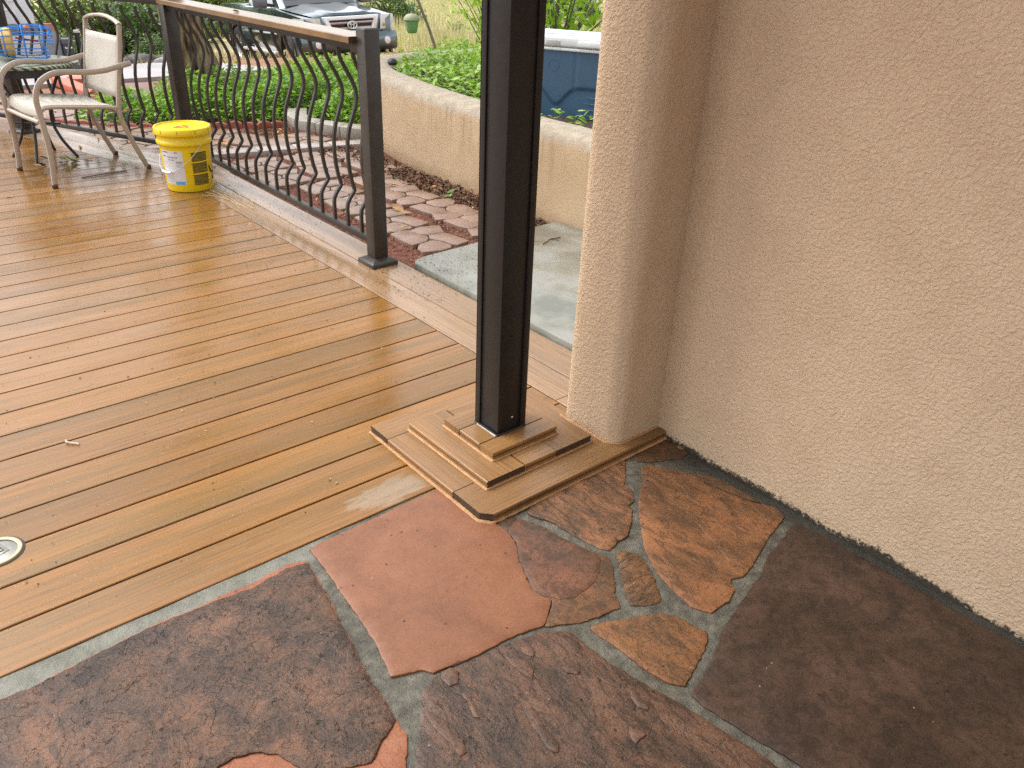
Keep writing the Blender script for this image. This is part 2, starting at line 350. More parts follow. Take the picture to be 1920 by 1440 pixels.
def soil_mat():
    t = NT("garden_soil"); v = t.obj(); x,y,z = t.xyz(v)
    n = t.noise(v, 38, 8, .75); n2 = t.noise(v, 2.1, 5, .6)
    red = t.ramp(n, [(.28,(.075,.03,.022)),(.48,(.19,.075,.05)),(.72,(.31,.145,.10))])
    brn = t.ramp(n, [(.28,(.04,.022,.015)),(.5,(.11,.055,.032)),(.75,(.20,.105,.06))])
    c = t.mix(t.rng(t.math('ADD', n2, t.math('MULTIPLY', t.math('SUBTRACT', x, .95), .30)), .46, .58), red, brn)
    bank = t.ramp(t.noise(v, 3.2, 8, .7), [(.3,(.17,.085,.05)),(.48,(.27,.14,.085)),(.6,(.30,.20,.11)),(.75,(.20,.20,.07))])
    c = t.mix(t.rng(y, 7.2, 8.2), c, bank)
    dry = t.ramp(t.noise(v, 1.1, 8, .7), [(.3,(.42,.37,.20)),(.5,(.58,.49,.30)),(.7,(.46,.45,.20))])
    dn = t.math('ADD', t.math('MULTIPLY', t.math('SUBTRACT', x, 6.), .22), t.math('MULTIPLY', t.math('SUBTRACT', y, 17.), .12))
    c = t.mix(t.rng(t.math('ADD', dn, t.math('MULTIPLY', t.noise(v, .5, 5, .6), 1.2)), .4, .9), c, dry)
    t.set(Base_Color=c, Roughness=.9, Normal=t.bump(n, .012, 1.)); t.b.inputs["Specular IOR Level"].default_value = .2; return t.mat
SOIL = soil_mat()
DARKSOIL = simple("dark_soil", (.045,.03,.02), .95, var=.4, vscale=30, bumpd=.02, bscale=30)
GLEAF = leaf_mat("groundcover_leaf", [(.11,.26,.018),(.19,.40,.025),(.27,.50,.03),(.36,.56,.045),(.13,.30,.05)], .42, .35)
GLEAF2 = leaf_mat("variegated_leaf", [(.15,.34,.025),(.25,.47,.03),(.36,.54,.07),(.52,.62,.22),(.25,.46,.06)], .40, .35)
SHLEAF = leaf_mat("shrub_leaf", [(.24,.44,.02),(.33,.53,.025),(.40,.58,.04)], .45, .4)
BUSHLEAF = leaf_mat("bush_leaf", [(.05,.105,.03),(.085,.16,.045),(.13,.21,.06),(.18,.25,.09)], .25, .5)
BUSHLEAF2 = leaf_mat("olive_bush_leaf", [(.10,.16,.03),(.15,.22,.045),(.21,.28,.075),(.26,.31,.12)], .25, .5)
DRYG = leaf_mat("dry_grass_blade", [(.55,.46,.27),(.64,.55,.36),(.46,.47,.20),(.68,.60,.42)], .3, .7)
TWIG = simple("grey_twig", (.16,.14,.12), .8, var=.25)
def bark_mat():
    t = NT("furrowed_bark"); v = t.obj(); vv = t.mapping(v, (1,1,.16)); d = t.noise(vv, 9, 6, .65, .8); w = t.vor(vv, 26)
    h = t.math('ADD', d, t.math('MULTIPLY', w, .6))
    c = t.ramp(h, [(.52,(.010,.007,.005)),(.64,(.05,.032,.020)),(.76,(.17,.105,.055)),(.95,(.30,.22,.15))])
    t.set(Base_Color=c, Roughness=.85, Normal=t.bump(h,.03,1.)); return t.mat
BARK = bark_mat()
WHITE = simple("white_paint", (.78,.79,.82), .35, var=.04)
GREYST = simple("grey_stripe", (.20,.20,.23), .4, var=.05)

FLAG={
 'red':[(-1.028,-0.022),(-0.956,-0.017),(-0.820,-0.014),(-0.671,-0.010),(-0.541,-0.005),(-0.580,-0.215),(-0.587,-0.241),(-0.579,-0.270),(-0.595,-0.326),(-0.627,-0.377),(-0.660,-0.445),(-0.674,-0.483),(-0.670,-0.514),(-0.661,-0.536),(-0.692,-0.562),(-0.729,-0.586),(-0.811,-0.566),(-0.884,-0.562),(-0.939,-0.554),(-1.006,-0.541),(-1.021,-0.521),(-1.083,-0.495),(-1.060,-0.396),(-1.052,-0.335),(-1.046,-0.269),(-1.040,-0.190),(-1.034,-0.136),(-1.028,-0.069)],
 'brown':[(-0.589,-0.233),(-0.534,-0.227),(-0.507,-0.278),(-0.491,-0.314),(-0.486,-0.370),(-0.475,-0.418),(-0.462,-0.455),(-0.452,-0.485),(-0.438,-0.512),(-0.460,-0.548),(-0.493,-0.584),(-0.521,-0.611),(-0.540,-0.643),(-0.548,-0.654),(-0.578,-0.647),(-0.629,-0.638),(-0.656,-0.630),(-0.687,-0.610),(-0.716,-0.597),(-0.729,-0.588),(-0.691,-0.564),(-0.661,-0.538),(-0.670,-0.516),(-0.674,-0.485),(-0.659,-0.447),(-0.627,-0.380),(-0.595,-0.328),(-0.579,-0.272)],
 'streak':[(-0.487,-0.244),(-0.321,-0.178),(-0.040,-0.195),(-0.089,-0.245),(-0.173,-0.319),(-0.175,-0.351),(-0.208,-0.386),(-0.238,-0.396),(-0.245,-0.416),(-0.284,-0.447),(-0.321,-0.473),(-0.337,-0.484),(-0.375,-0.483),(-0.420,-0.494),(-0.438,-0.463),(-0.445,-0.413),(-0.453,-0.361),(-0.459,-0.314),(-0.485,-0.270)],
 'corner':[(-0.047,-0.237),(0.108,-0.217),(0.129,-0.248),(0.116,-0.323),(0.065,-0.329),(-0.021,-0.286),(-0.054,-0.261)],
 'orange':[(-0.070,-0.290),(-0.037,-0.293),(-0.018,-0.329),(0.011,-0.366),(0.032,-0.416),(0.022,-0.449),(0.038,-0.533),(0.064,-0.606),(0.092,-0.647),(0.077,-0.693),(0.041,-0.702),(-0.037,-0.720),(-0.110,-0.742),(-0.180,-0.764),(-0.226,-0.770),(-0.255,-0.758),(-0.270,-0.766),(-0.279,-0.789),(-0.324,-0.802),(-0.353,-0.798),(-0.388,-0.799),(-0.411,-0.758),(-0.406,-0.719),(-0.394,-0.660),(-0.383,-0.628),(-0.363,-0.581),(-0.328,-0.531),(-0.277,-0.477),(-0.238,-0.434),(-0.184,-0.385),(-0.119,-0.339)],
 'sliver':[(0.046,-0.409),(0.066,-0.448),(0.079,-0.503),(0.081,-0.579),(0.077,-0.616),(0.068,-0.604),(0.042,-0.530),(0.029,-0.448)],
 'small':[(-0.410,-0.512),(-0.387,-0.519),(-0.372,-0.552),(-0.384,-0.596),(-0.404,-0.632),(-0.433,-0.679),(-0.454,-0.701),(-0.497,-0.686),(-0.520,-0.664),(-0.503,-0.634),(-0.474,-0.588),(-0.436,-0.545)],
 'tri':[(-0.648,-0.654),(-0.601,-0.669),(-0.530,-0.702),(-0.475,-0.736),(-0.461,-0.765),(-0.455,-0.800),(-0.445,-0.830),(-0.462,-0.846),(-0.509,-0.868),(-0.559,-0.883),(-0.606,-0.900),(-0.617,-0.888),(-0.632,-0.864),(-0.640,-0.820),(-0.644,-0.778),(-0.644,-0.745),(-0.645,-0.712),(-0.651,-0.682)],
 'dark':[(0.071,-0.729),(0.079,-0.749),(0.083,-0.828),(0.089,-0.939),(0.086,-1.061),(0.087,-1.166),(0.092,-1.257),(0.090,-1.316),(0.078,-1.481),(0.049,-1.653),(-0.526,-1.505),(-0.570,-1.234),(-0.578,-1.171),(-0.585,-1.128),(-0.598,-1.075),(-0.606,-1.017),(-0.618,-0.958),(-0.613,-0.919),(-0.561,-0.907),(-0.509,-0.891),(-0.477,-0.878),(-0.429,-0.855),(-0.376,-0.839),(-0.348,-0.833),(-0.270,-0.815),(-0.214,-0.799),(-0.187,-0.796),(-0.101,-0.761),(-0.026,-0.751),(0.041,-0.732)],
 'flaky':[(-1.009,-0.553),(-0.945,-0.562),(-0.888,-0.567),(-0.819,-0.576),(-0.744,-0.597),(-0.697,-0.629),(-0.693,-0.649),(-0.694,-0.690),(-0.687,-0.752),(-0.679,-0.805),(-0.665,-0.861),(-0.653,-0.906),(-0.643,-0.957),(-0.633,-1.032),(-0.623,-1.078),(-0.618,-1.126),(-0.613,-1.172),(-0.604,-1.324),(-0.972,-1.150),(-1.186,-0.883),(-1.200,-0.768),(-1.163,-0.706),(-1.134,-0.667),(-1.105,-0.632),(-1.072,-0.591),(-1.044,-0.563)],
 'base':[(-1.056,-0.052),(-1.092,-0.040),(-1.184,-0.050),(-1.264,-0.045),(-1.319,-0.049),(-1.417,-0.042),(-1.466,-0.046),(-1.523,-0.050),(-1.605,-0.056),(-1.678,-0.064),(-1.729,-0.056),(-1.877,-0.048),(-1.886,-0.370),(-1.656,-0.644),(-1.319,-0.825),(-1.177,-0.694),(-1.145,-0.653),(-1.136,-0.634),(-1.133,-0.594),(-1.127,-0.547),(-1.122,-0.487),(-1.113,-0.418),(-1.099,-0.366),(-1.089,-0.289),(-1.074,-0.220),(-1.065,-0.161),(-1.059,-0.116),(-1.052,-0.061)],
 'sheet':[(-1.057,-0.068),(-1.106,-0.056),(-1.143,-0.061),(-1.193,-0.071),(-1.260,-0.060),(-1.322,-0.057),(-1.419,-0.049),(-1.469,-0.052),(-1.525,-0.056),(-1.606,-0.062),(-1.679,-0.070),(-1.730,-0.062),(-1.871,-0.053),(-1.878,-0.353),(-1.723,-0.524),(-1.558,-0.566),(-1.481,-0.499),(-1.449,-0.476),(-1.421,-0.476),(-1.384,-0.492),(-1.352,-0.521),(-1.339,-0.560),(-1.323,-0.599),(-1.265,-0.628),(-1.223,-0.646),(-1.198,-0.629),(-1.160,-0.609),(-1.135,-0.593),(-1.129,-0.547),(-1.124,-0.487),(-1.116,-0.418),(-1.102,-0.365),(-1.092,-0.288),(-1.077,-0.220),(-1.068,-0.160),(-1.063,-0.116)],
 'brownlayer':[(-0.579,-0.274),(-0.523,-0.250),(-0.511,-0.282),(-0.495,-0.318),(-0.489,-0.374),(-0.478,-0.422),(-0.466,-0.459),(-0.458,-0.488),(-0.462,-0.505),(-0.499,-0.538),(-0.540,-0.557),(-0.576,-0.563),(-0.612,-0.565),(-0.643,-0.547),(-0.667,-0.515),(-0.672,-0.484),(-0.657,-0.447),(-0.625,-0.379),(-0.592,-0.328)],
}
FLAKES=[
 [(-1.074,-0.603),(-1.068,-0.628),(-1.056,-0.658),(-1.067,-0.688),(-1.059,-0.714),(-1.067,-0.739),(-1.083,-0.739),(-1.082,-0.709),(-1.084,-0.675),(-1.084,-0.636)],
 [(-0.918,-0.733),(-0.898,-0.742),(-0.904,-0.765),(-0.912,-0.791),(-0.912,-0.811),(-0.917,-0.839),(-0.931,-0.850),(-0.939,-0.834),(-0.933,-0.801),(-0.926,-0.760)],
 [(-0.861,-0.588),(-0.846,-0.616),(-0.829,-0.641),(-0.834,-0.668),(-0.853,-0.687),(-0.860,-0.662),(-0.862,-0.635),(-0.861,-0.611)],
 [(-0.816,-0.603),(-0.796,-0.614),(-0.799,-0.632),(-0.809,-0.640),(-0.821,-0.624)],
 [(-0.780,-0.699),(-0.759,-0.708),(-0.752,-0.728),(-0.764,-0.737),(-0.783,-0.719)],
 [(-0.708,-0.834),(-0.697,-0.840),(-0.709,-0.863),(-0.702,-0.882),(-0.717,-0.892),(-0.729,-0.875),(-0.723,-0.851)],
 [(-0.777,-0.895),(-0.769,-0.911),(-0.763,-0.929),(-0.781,-0.928),(-0.797,-0.931),(-0.795,-0.917)],
 [(-0.993,-0.551),(-0.971,-0.553),(-0.963,-0.574),(-0.983,-0.596),(-1.002,-0.592),(-1.005,-0.571)],
 [(-0.991,-0.619),(-0.985,-0.638),(-0.988,-0.664),(-0.999,-0.693),(-1.008,-0.683),(-0.998,-0.656)],
]
CELLS=[
 [(-0.467,0.523),(-0.220,0.581),(-0.090,0.532),(-0.040,0.265),(0.000,0.116),(-0.047,-0.006),(-0.183,-0.116),(-0.470,-0.139),(-0.490,0.181)],
 [(-0.060,0.526),(0.197,0.603),(0.557,0.494),(0.400,0.158),(0.090,0.174),(-0.043,0.339)],
 [(0.070,0.119),(0.363,0.123),(0.427,-0.084),(0.470,-0.484),(0.180,-0.535),(0.127,-0.442),(0.100,-0.232),(-0.017,-0.039)],
 [(-0.487,-0.326),(-0.333,-0.155),(-0.077,-0.113),(0.033,-0.194),(0.083,-0.471),(0.013,-0.574),(-0.210,-0.603),(-0.510,-0.510)],
]
# ------------------------------------------------------------------ setting: ground
def gz(x, y):
    return float(np.interp(y, [7.3,10.5,12.5,15,17,22,60,200], [-.035,-.30,-.50,-.85,-1.02,-1.10,-1.35,-2.0]))
gx = np.concatenate([np.linspace(-150,-8,12), np.arange(-7,9,.16), np.linspace(9.5,20,14), np.linspace(24,160,12)])
gy = np.concatenate([np.linspace(-90,-5,10), np.arange(-4,9,.16), np.linspace(9.2,24,42), np.linspace(26,260,22)])
g = MB(); rows = []
for y in gy:
    row = []
    for x in gx:
        z = gz(x,y); nz = noise.noise(Vector((x*1.4,y*1.4,0)))
        if y > 8: z += .03*nz*min(1,(y-8)/3)
        elif x > .35 and y > 1.6: z += .007*nz
        if y > 26: z += .25*noise.noise(Vector((x*.12,y*.12,3)))
        row.append((x,y,z))
    rows.append(row)
g.grid(rows)
tag(g.build('ground', SOIL), 'red brown garden soil running from the deck down to the dry field', kind='structure')
dv = MB(); rows = []
for y in np.linspace(8.35,11.9,14):
    rows.append([(x, y+.02*x, gz(x,y)+.045) for x in np.linspace(-9,3.0,20)])
dv.grid(rows)
dv.grid([[ (x,8.35+.02*x, gz(x,8.35)-.2) for x in np.linspace(-9,3.0,20)], [(x,8.35+.02*x, gz(x,8.35)+.045) for x in np.linspace(-9,3.0,20)]])
tag(dv.build('driveway', DRIVEM), 'pale concrete driveway beyond the railing', kind='structure')
# concrete slab beside the gate
sl = MB(); cx = [(.325,-.9),(1.5,-.9),(1.5,1.625),(1.2,1.63),(.9,1.605),(.42,1.575),(.36,1.56),(.328,1.52)]
sl.prism(cx, -.2, .02)
tag(sl.build('concrete_slab', SLABM, bevel=.008, bseg=2), 'wet grey concrete slab beside the deck', kind='structure')

# ------------------------------------------------------------------ setting: deck with one object per board
deck = MB()
deck.box((-6.5,-.0,-.20),(-.02,3.55,-.06))
deck_o = tag(deck.build('deck', ENDCUT), 'tan composite deck of long wet boards', kind='structure')
W_, P_ = .1386, .1445
def board(name, L, w, parent, mat, loc, rz, t=.0245, zt=0., slot=False, endmat=True, e=.0022, e1=None, e2=None, nx=1):
    """deck board along local x; rounded long edges, optional slotted edges; e1/e2 skew the ends"""
    hw = w/2; r = e
    if slot: prof = [(-hw,-t),(-hw,-t*.62),(-hw+.005,-t*.60),(-hw+.005,-t*.42),(-hw,-t*.40),(-hw,-r),(-hw+r*.35,-r*.35),(-hw+r,0)]
    else: prof = [(-hw,-t),(-hw,-r),(-hw+r*.35,-r*.35),(-hw+r,0)]
    prof = prof + [(-y,z) for y,z in prof[::-1]]
    n = len(prof); b = MB(); vs = []
    for i in range(nx+1):
        x = -L/2+L*i/nx
        for (y,z) in prof:
            xx = x
            if i == 0 and e1: xx += e1*y
            if i == nx and e2: xx += e2*y
            vs.append((xx,y,z+zt))
    fs = []; mi = []
    for i in range(nx):
        for k in range(n-1): fs.append((i*n+k+1, i*n+k, (i+1)*n+k, (i+1)*n+k+1))
        fs.append((i*n, i*n+n-1, (i+1)*n+n-1, (i+1)*n))
    b.add(vs, fs, 0)
    o = len(b.v)-len(vs)
    b.f.append(tuple(range(n))); b.m.append(1); b.f.append(tuple(nx*n+k for k in range(n-1,-1,-1))); b.m.append(1)
    return b.build(name, [mat, ENDCUT if endmat else mat], parent, smooth=15, loc=loc, rz=rz)
row = 0
for i in range(0, 40):
    y = (i+.5)*P_
    xr = -.004
    e2 = 0
    if y > 3.62: xr = -.287*(y-3.62)-.004; e2 = -.287
    xl = -5.6+.02*random.random()
    if y > 5.3 and xr < -3: break
    board('deck_board', xr-xl, W_, deck_o, DECK0 if i == 0 else DECK, ((xl+xr)/2, y, 0), 0, e2=e2)
# picture-frame border: two runs of two boards, mitred where the deck edge turns
ux, uy = -.276, .961
nx_, ny_ = .961, .276
def mit(d): return (d, 3.62+.141*d)
for (d0,d1) in ((.003,.150),(.154,.312)):
    # first run (split near the post as in the photo)
    ya = 3.62+.141*(d0+d1)/2
    for (y0,y1) in ((-.30,.165),(.168,ya)):
        L = y1-y0
        board('border_board', L, d1-d0, deck_o, BORDER, ((d0+d1)/2,(y0+y1)/2,0), R(90), e2=(-.141 if y1==ya else 0))
    m = mit((d0+d1)/2); L = 2.6
    board('border_board', L, d1-d0, deck_o, BORDER, (m[0]+ux*L/2, m[1]+uy*L/2, 0), math.atan2(uy,ux), e1=.141)
for k,(y0,y1) in enumerate(((-.30,3.66),)):
    fb = MB(); fb.box((.02,y0,-.19),(.305,y1,-.03)); fb.build('rim_joist', ENDCUT, deck_o)
fj = MB(); fj.prism([(.0,3.64),(.29,3.68),(.29+ux*2.6,3.68+uy*2.6),(ux*2.6,3.64+uy*2.6)], -.19, -.03); fj.build('rim_joist', ENDCUT, deck_o)

# ------------------------------------------------------------------ setting: flagstone patio
mo = MB(); rows = []
for y in np.append(np.arange(-4.2,-.03,.05),.0012):
    rows.append([(x, min(y,.0012), -.0040+.0022*noise.noise(Vector((x*9,y*9,0)))+.0012*noise.noise(Vector((x*31,y*31,2)))) for x in np.arange(-5.6,.16,.04)])
mo.grid(rows)
patio = tag(mo.build('patio', MORTAR), 'flagstone patio with grey mortar joints', kind='structure')
def inside(pt, poly):
    x,y = pt; c = False; n = len(poly)
    for i in range(n):
        x0,y0 = poly[i]; x1,y1 = poly[i-1]
        if (y0>y) != (y1>y) and x < (x1-x0)*(y-y0)/(y1-y0)+x0: c = not c
    return c
def rough_outline(poly, step=.012, amp=.0022, seed=0):
    out = []; n = len(poly)
    for i in range(n):
        a = Vector(poly[i]); b = Vector(poly[(i+1)%n]); d = (b-a); L = d.length
        if L < 1e-5: continue
        nn = Vector((-d.y,d.x))/L; k = max(1,int(L/step))
        for j in range(k):
            p = a+d*(j/k); s = amp*(noise.noise(Vector((p.x*70,p.y*70,seed)))+.6*noise.noise(Vector((p.x*190,p.y*190,seed+3))))
            out.append((p.x+nn.x*s, p.y+nn.y*s))
    return out
def slab_stone(name, poly, mat, parent, top=.001, thick=.016, grid=.03, amp=.0012, seed=0, step=.009, jag=.0034):
    ol = rough_outline(poly, step, jag, seed); n = len(ol)
    xs = [p[0] for p in ol]; ys = [p[1] for p in ol]
    pts = [Vector(p) for p in ol]
    inner = []
    A = sum(ol[i][0]*ol[(i+1)%n][1]-ol[(i+1)%n][0]*ol[i][1] for i in range(n))/2
    sgn = 1 if A > 0 else -1
    for i in range(n):       # inset ring gives the stone its worn edge
        a = Vector(ol[i-1]); b = Vector(ol[(i+1)%n]); d = (b-a)
        if d.length < 1e-6: continue
        q = Vector(ol[i])+Vector((-d.y,d.x)).normalized()*sgn*.004
        if inside(q, ol): inner.append(q)
    for x in np.arange(min(xs),max(xs),grid):
        for y in np.arange(min(ys),max(ys),grid):
            q = Vector((x+random.uniform(-.3,.3)*grid, y+random.uniform(-.3,.3)*grid))
            if inside(q, ol) and min((q-Vector(p)).length for p in ol[::3]) > .012: inner.append(q)
    allp = pts+inner
    vs, es, fs, ov, oe, of = delaunay_2d_cdt(allp, [(i,(i+1)%n) for i in range(n)], [], 1, 1e-6)
    b = MB(); isb = [any(k < n for k in o) for o in ov]
    V = []
    for v, bd in zip(vs, isb):
        z = top+amp*noise.noise(Vector((v.x*7,v.y*7,seed)))+amp*.6*noise.noise(Vector((v.x*23,v.y*23,seed)))
        V.append((v.x,v.y, z-(.0013 if bd else 0)))
    F = [f if (vs[f[1]]-vs[f[0]]).cross(vs[f[2]]-vs[f[0]]) > 0 else f[::-1] for f in (tuple(f) for f in fs)]
    b.add(V, F)
    # skirt
    idx = {}
    for k, o in enumerate(ov):
        for q in o:
            if q < n: idx[q] = k
    o0 = len(b.v)
    order = list(range(n)) if A > 0 else list(range(n-1,-1,-1))
    ring = [idx[i] for i in order if i in idx]
    b.v += [(vs[k].x, vs[k].y, top-thick) for k in ring]
    m = len(ring)
    for i in range(m):
        j = (i+1)%m; b.f.append((ring[i], o0+i, o0+j, ring[j])); b.m.append(0)
    return b.build(name, mat, parent, smooth=50)
TOPS = {'red':(.0026,.0009),'brown':(.0006,.001),'streak':(.0012,.0022),'corner':(.0005,.001),'orange':(.0012,.0016),'sliver':(.0004,.0008),'small':(.0006,.0018),'tri':(.001,.002),'dark':(.0012,.0012),'flaky':(.0004,.0022),'base':(.0004,.001)}
SLAB = {'red':'smooth terracotta flagstone','brown':'brown flagstone beside the terracotta one','streak':'rust streaked flagstone with a black band','orange':'orange brown flagstone by the wall','small':'small banded flagstone','tri':'rust coloured triangular flagstone','dark':'large dark umber flagstone under the wall','flaky':'large flaking brown flagstone','base':'large layered flagstone with dark slate skin over red stone'}
SO = {}
for i, k in enumerate(TOPS):
    SO[k] = slab_stone('flagstone', FLAG[k], ST[k], patio, top=TOPS[k][0], amp=TOPS[k][1], seed=i*5.3, grid=.03)
    if k in SLAB: SO[k]['label'] = SLAB[k]
slab_stone('stone_layer', FLAG['sheet'], ST['sheet'], SO['base'], top=.0052, thick=.008, amp=.0022, seed=91, grid=.026, jag=.004)
slab_stone('stone_layer', FLAG['brownlayer'], ST['brownlayer'], SO['brown'], top=.0030, thick=.005, amp=.0008, seed=97, jag=.0015)
for i, fl in enumerate(FLAKES):
    c = Vector((sum(p[0] for p in fl)/len(fl), sum(p[1] for p in fl)/len(fl)))
    slab_stone('stone_flake', fl, FLAKEM, SO['flaky'], top=.0036, thick=.006, amp=.0007, seed=110+i, grid=.02, step=.006, jag=.003)
# the rest of the patio outside the photograph: irregular stones on a jittered grid
def clipv(seed):
    rs = random.Random(seed); out = []
    for ix in range(-6, 1):
        for iy in range(-5, 0):
            x0, y0 = ix*.82, iy*.82
            cx_, cy_ = x0+.41, y0+.41
            if cx_ > -2.0 and cy_ > -1.55: continue
            def J(i,j): 
                q = random.Random(i*131+j*17+seed); return (i*.82+q.uniform(-.16,.16), j*.82+q.uniform(-.16,.16))
            pl = [J(ix,iy),J(ix+1,iy),J(ix+1,iy+1),J(ix,iy+1)]
            c = (sum(p[0] for p in pl)/4, sum(p[1] for p in pl)/4)
            pl = [(c[0]+(p[0]-c[0])*.93, min(-.05, c[1]+(p[1]-c[1])*.93)) for p in pl]
            pl = [(min(.08,p[0]),p[1]) for p in pl]
            if max(p[0] for p in pl) > -2.66 and max(p[1] for p in pl) > -1.62: continue
            out.append(pl)
    return out
for i, pl in enumerate(([(-1.95,-.06),(-2.55,-.05),(-2.62,-.42),(-2.28,-.55),(-1.97,-.42)],[(-1.96,-.47),(-2.27,-.60),(-2.50,-.98),(-2.05,-1.12),(-1.72,-.68)],[(-1.66,-.72),(-1.98,-1.16),(-1.80,-1.52),(-1.30,-1.42),(-1.25,-.92)])):
    slab_stone('flagstone', pl, ST[('flaky','brown','dark')[i]], patio, top=.0008, amp=.0016, seed=160+i, grid=.05, step=.02)
kk = ['dark','flaky','orange','brown','red','tri']
for i, pl in enumerate(clipv(3)):
    slab_stone('flagstone', pl, ST[kk[i%6]], patio, top=.001, amp=.0015, seed=200+i, grid=.09, step=.03)
# ------------------------------------------------------------------ house wall, pilaster, porch roof
hw = MB(); hw.box((.122,-4.3,-.05),(.40,.02,3.2))
house = tag(hw.build('house_wall', STUCCO), 'tan stucco house wall rising from the flagstones', 'wall')
def rrect(x0,x1,y0,y1,r,seg=7, rs=None):
    pts = []
    for (cx,cy,a0) in ((x0+r,y0+r,180),(x1-r,y0+r,270),(x1-r,y1-r,0),(x0+r,y1-r,90)):
        for k in range(seg+1):
            a = R(a0+90*k/seg); pts.append((cx+r*math.cos(a), cy+r*math.sin(a)))
    return pts
pl = MB(); n = 40
rows = []
for z, dx, r in ((-.02,0,.045),(.5,.006,.055),(1.3,.012,.07),(3.2,.02,.08)):
    pts = rrect(-.083+dx*.4, .30, -.186, .055, r); rows.append([(p[0],p[1],z) for p in pts]+[(pts[0][0],pts[0][1],z)])
pl.grid(rows)
pl.build('pilaster', STUCCO2, house, fixn=True, smooth=60)
# unseen open porch roof on post and house, size set for the light
SOFFIT = simple("brown_soffit_paint", (.17,.12,.085), .6, var=.1)
rf = empty('patio_roof', (-1.5,-2.0,3.05)); tag(rf, 'unseen brown boarded porch roof above the flagstones and post, sized for the light', 'roof')
def child(o, root):
    o.parent = root; o.matrix_parent_inverse = root.matrix_basis.inverted(); return o
b = MB(); b.box((-2.4,-.02,2.91),(.12,.16,3.07)); child(b.build('beam', SOFFIT, bevel=.006), rf)
b = MB(); b.box((-2.5,-4.6,3.21),(.45,.38,3.31)); child(b.build('deck_boarding', SOFFIT), rf)
for k in range(9):
    b = MB(); x = -2.3+.29*k; b.box((x,-4.3,3.075),(x+.045,.34,3.21)); child(b.build('rafter', SOFFIT), rf)

# ------------------------------------------------------------------ stepped plinth around the post
pn = empty('post_plinth', (-.33,.07,0)); tag(pn, 'three step plinth of tan composite boards around the black post foot', 'plinth')
def pb(name, x0, x1, y0, y1, z0, z1, along='x', slot=True, cut=None, dk=True):
    if along == 'x': o = board(name, x1-x0, y1-y0, None, PLINTH, ((x0+x1)/2,(y0+y1)/2,0), 0, t=z1-z0, zt=z1, slot=slot, e=.003, endmat=dk)
    else: o = board(name, y1-y0, x1-x0, None, PLINTH, ((x0+x1)/2,(y0+y1)/2,0), R(90), t=z1-z0, zt=z1, slot=slot, e=.003, endmat=dk)
    return child(o, pn)
za, zb, zc, zd = .0035, .0275, .0525, .078
pb('plinth_board', -.613,-.10, .262,.362, za,zb,'x')
pb('plinth_board', -.615,-.478, -.075,.2595, za,zb,'y', dk=False)
pb('plinth_board', -.20,-.058, -.075,.2595, za,zb,'y', dk=False)
# front board with the clipped corner, reaching the wall
fb = MB(); prof = [(-.224,za),(-.224,.013),(-.219,.0135),(-.219,.018),(-.224,.0185),(-.224,zb-.003),(-.222,zb)]
x0, x1 = -.613, .118
def xs(y): return x0 if y > -.195 else x0+(-.195-y)*.95
vs = []
pr = prof+[(-.195,zb),(-.078,zb),(-.078,za),(-.195,za)]
for y,z in pr: vs.append((xs(y),y,z))
for y,z in pr: vs.append((x1,y,z))
n = len(pr); fs = [(i,(i+1)%n,n+(i+1)%n,n+i) for i in range(n)]
fb.add(vs, fs); fb.add([], [])
# end caps: split in convex pieces
fb.f.append((0,1,2,3,4,5,6,7,10)[::-1]); fb.m.append(1); fb.f.append((7,8,9,10)[::-1]); fb.m.append(1)
fb.f.append(tuple(range(n,2*n))); fb.m.append(1)
o = fb.build('plinth_board', [PLINTH, ENDCUT], fixn=False, smooth=30); child(o, pn); o['label'] = 'long front plinth board with clipped corner'
# middle step
pb('plinth_board', -.532,-.392, -.124,.268, zb+.001,zc,'y')
pb('plinth_board', -.389,-.268, -.124,-.02, zb+.001,zc,'x', dk=False)
pb('plinth_board', -.265,-.122, -.124,.268, zb+.001,zc,'y')
pb('plinth_board', -.389,-.268, .16,.268, zb+.001,zc,'x', dk=False)
# top step
pb('plinth_board', -.454,-.202, -.052,.012, zc+.001,zd,'x', dk=False)
pb('plinth_board', -.454,-.386, .014,.108, zc+.001,zd,'y', dk=False)
pb('plinth_board', -.454,-.202, .111,.190, zc+.001,zd,'x', dk=False)
pb('plinth_board', -.274,-.202, .014,.108, zc+.001,zd,'y', dk=False)
def bead(path, r, seed, jit=.35, name='sealant_bead', root=None, mat=None):
    P = []
    for a, b_ in zip(path[:-1], path[1:]):
        a = Vector(a); b_ = Vector(b_); k = max(2,int((b_-a).length/.012))
        P += [a+(b_-a)*(j/k) for j in range(k)]
    P.append(Vector(path[-1]))
    rr = [r*(1+jit*noise.noise(Vector((p.x*60,p.y*60,seed)))+jit*.6*noise.noise(Vector((p.x*170,p.y*170,seed)))) for p in P]
    m = MB(); m.tube(P, rr, 6); o = m.build(name, mat or SEAL)
    return child(o, root) if root else o
bead([(-.615,.364,.002),(-.617,-.195,.002),(-.592,-.226,.002),(.118,-.226,.002)], .0055, 1, root=pn)
bead([(-.533,.27,zb+.001),(-.534,-.126,zb+.001),(-.12,-.126,zb+.001),(-.12,.15,zb+.001)], .0045, 2, root=pn)
bead([(-.455,.192,zc+.001),(-.456,-.054,zc+.001),(-.20,-.054,zc+.001),(-.20,.10,zc+.001)], .0045, 3, root=pn)
bead([(-.088,.05,zb),(-.087,-.150,zb),(-.055,-.189,zb),(.118,-.188,zb)], .004, 4, root=pn)

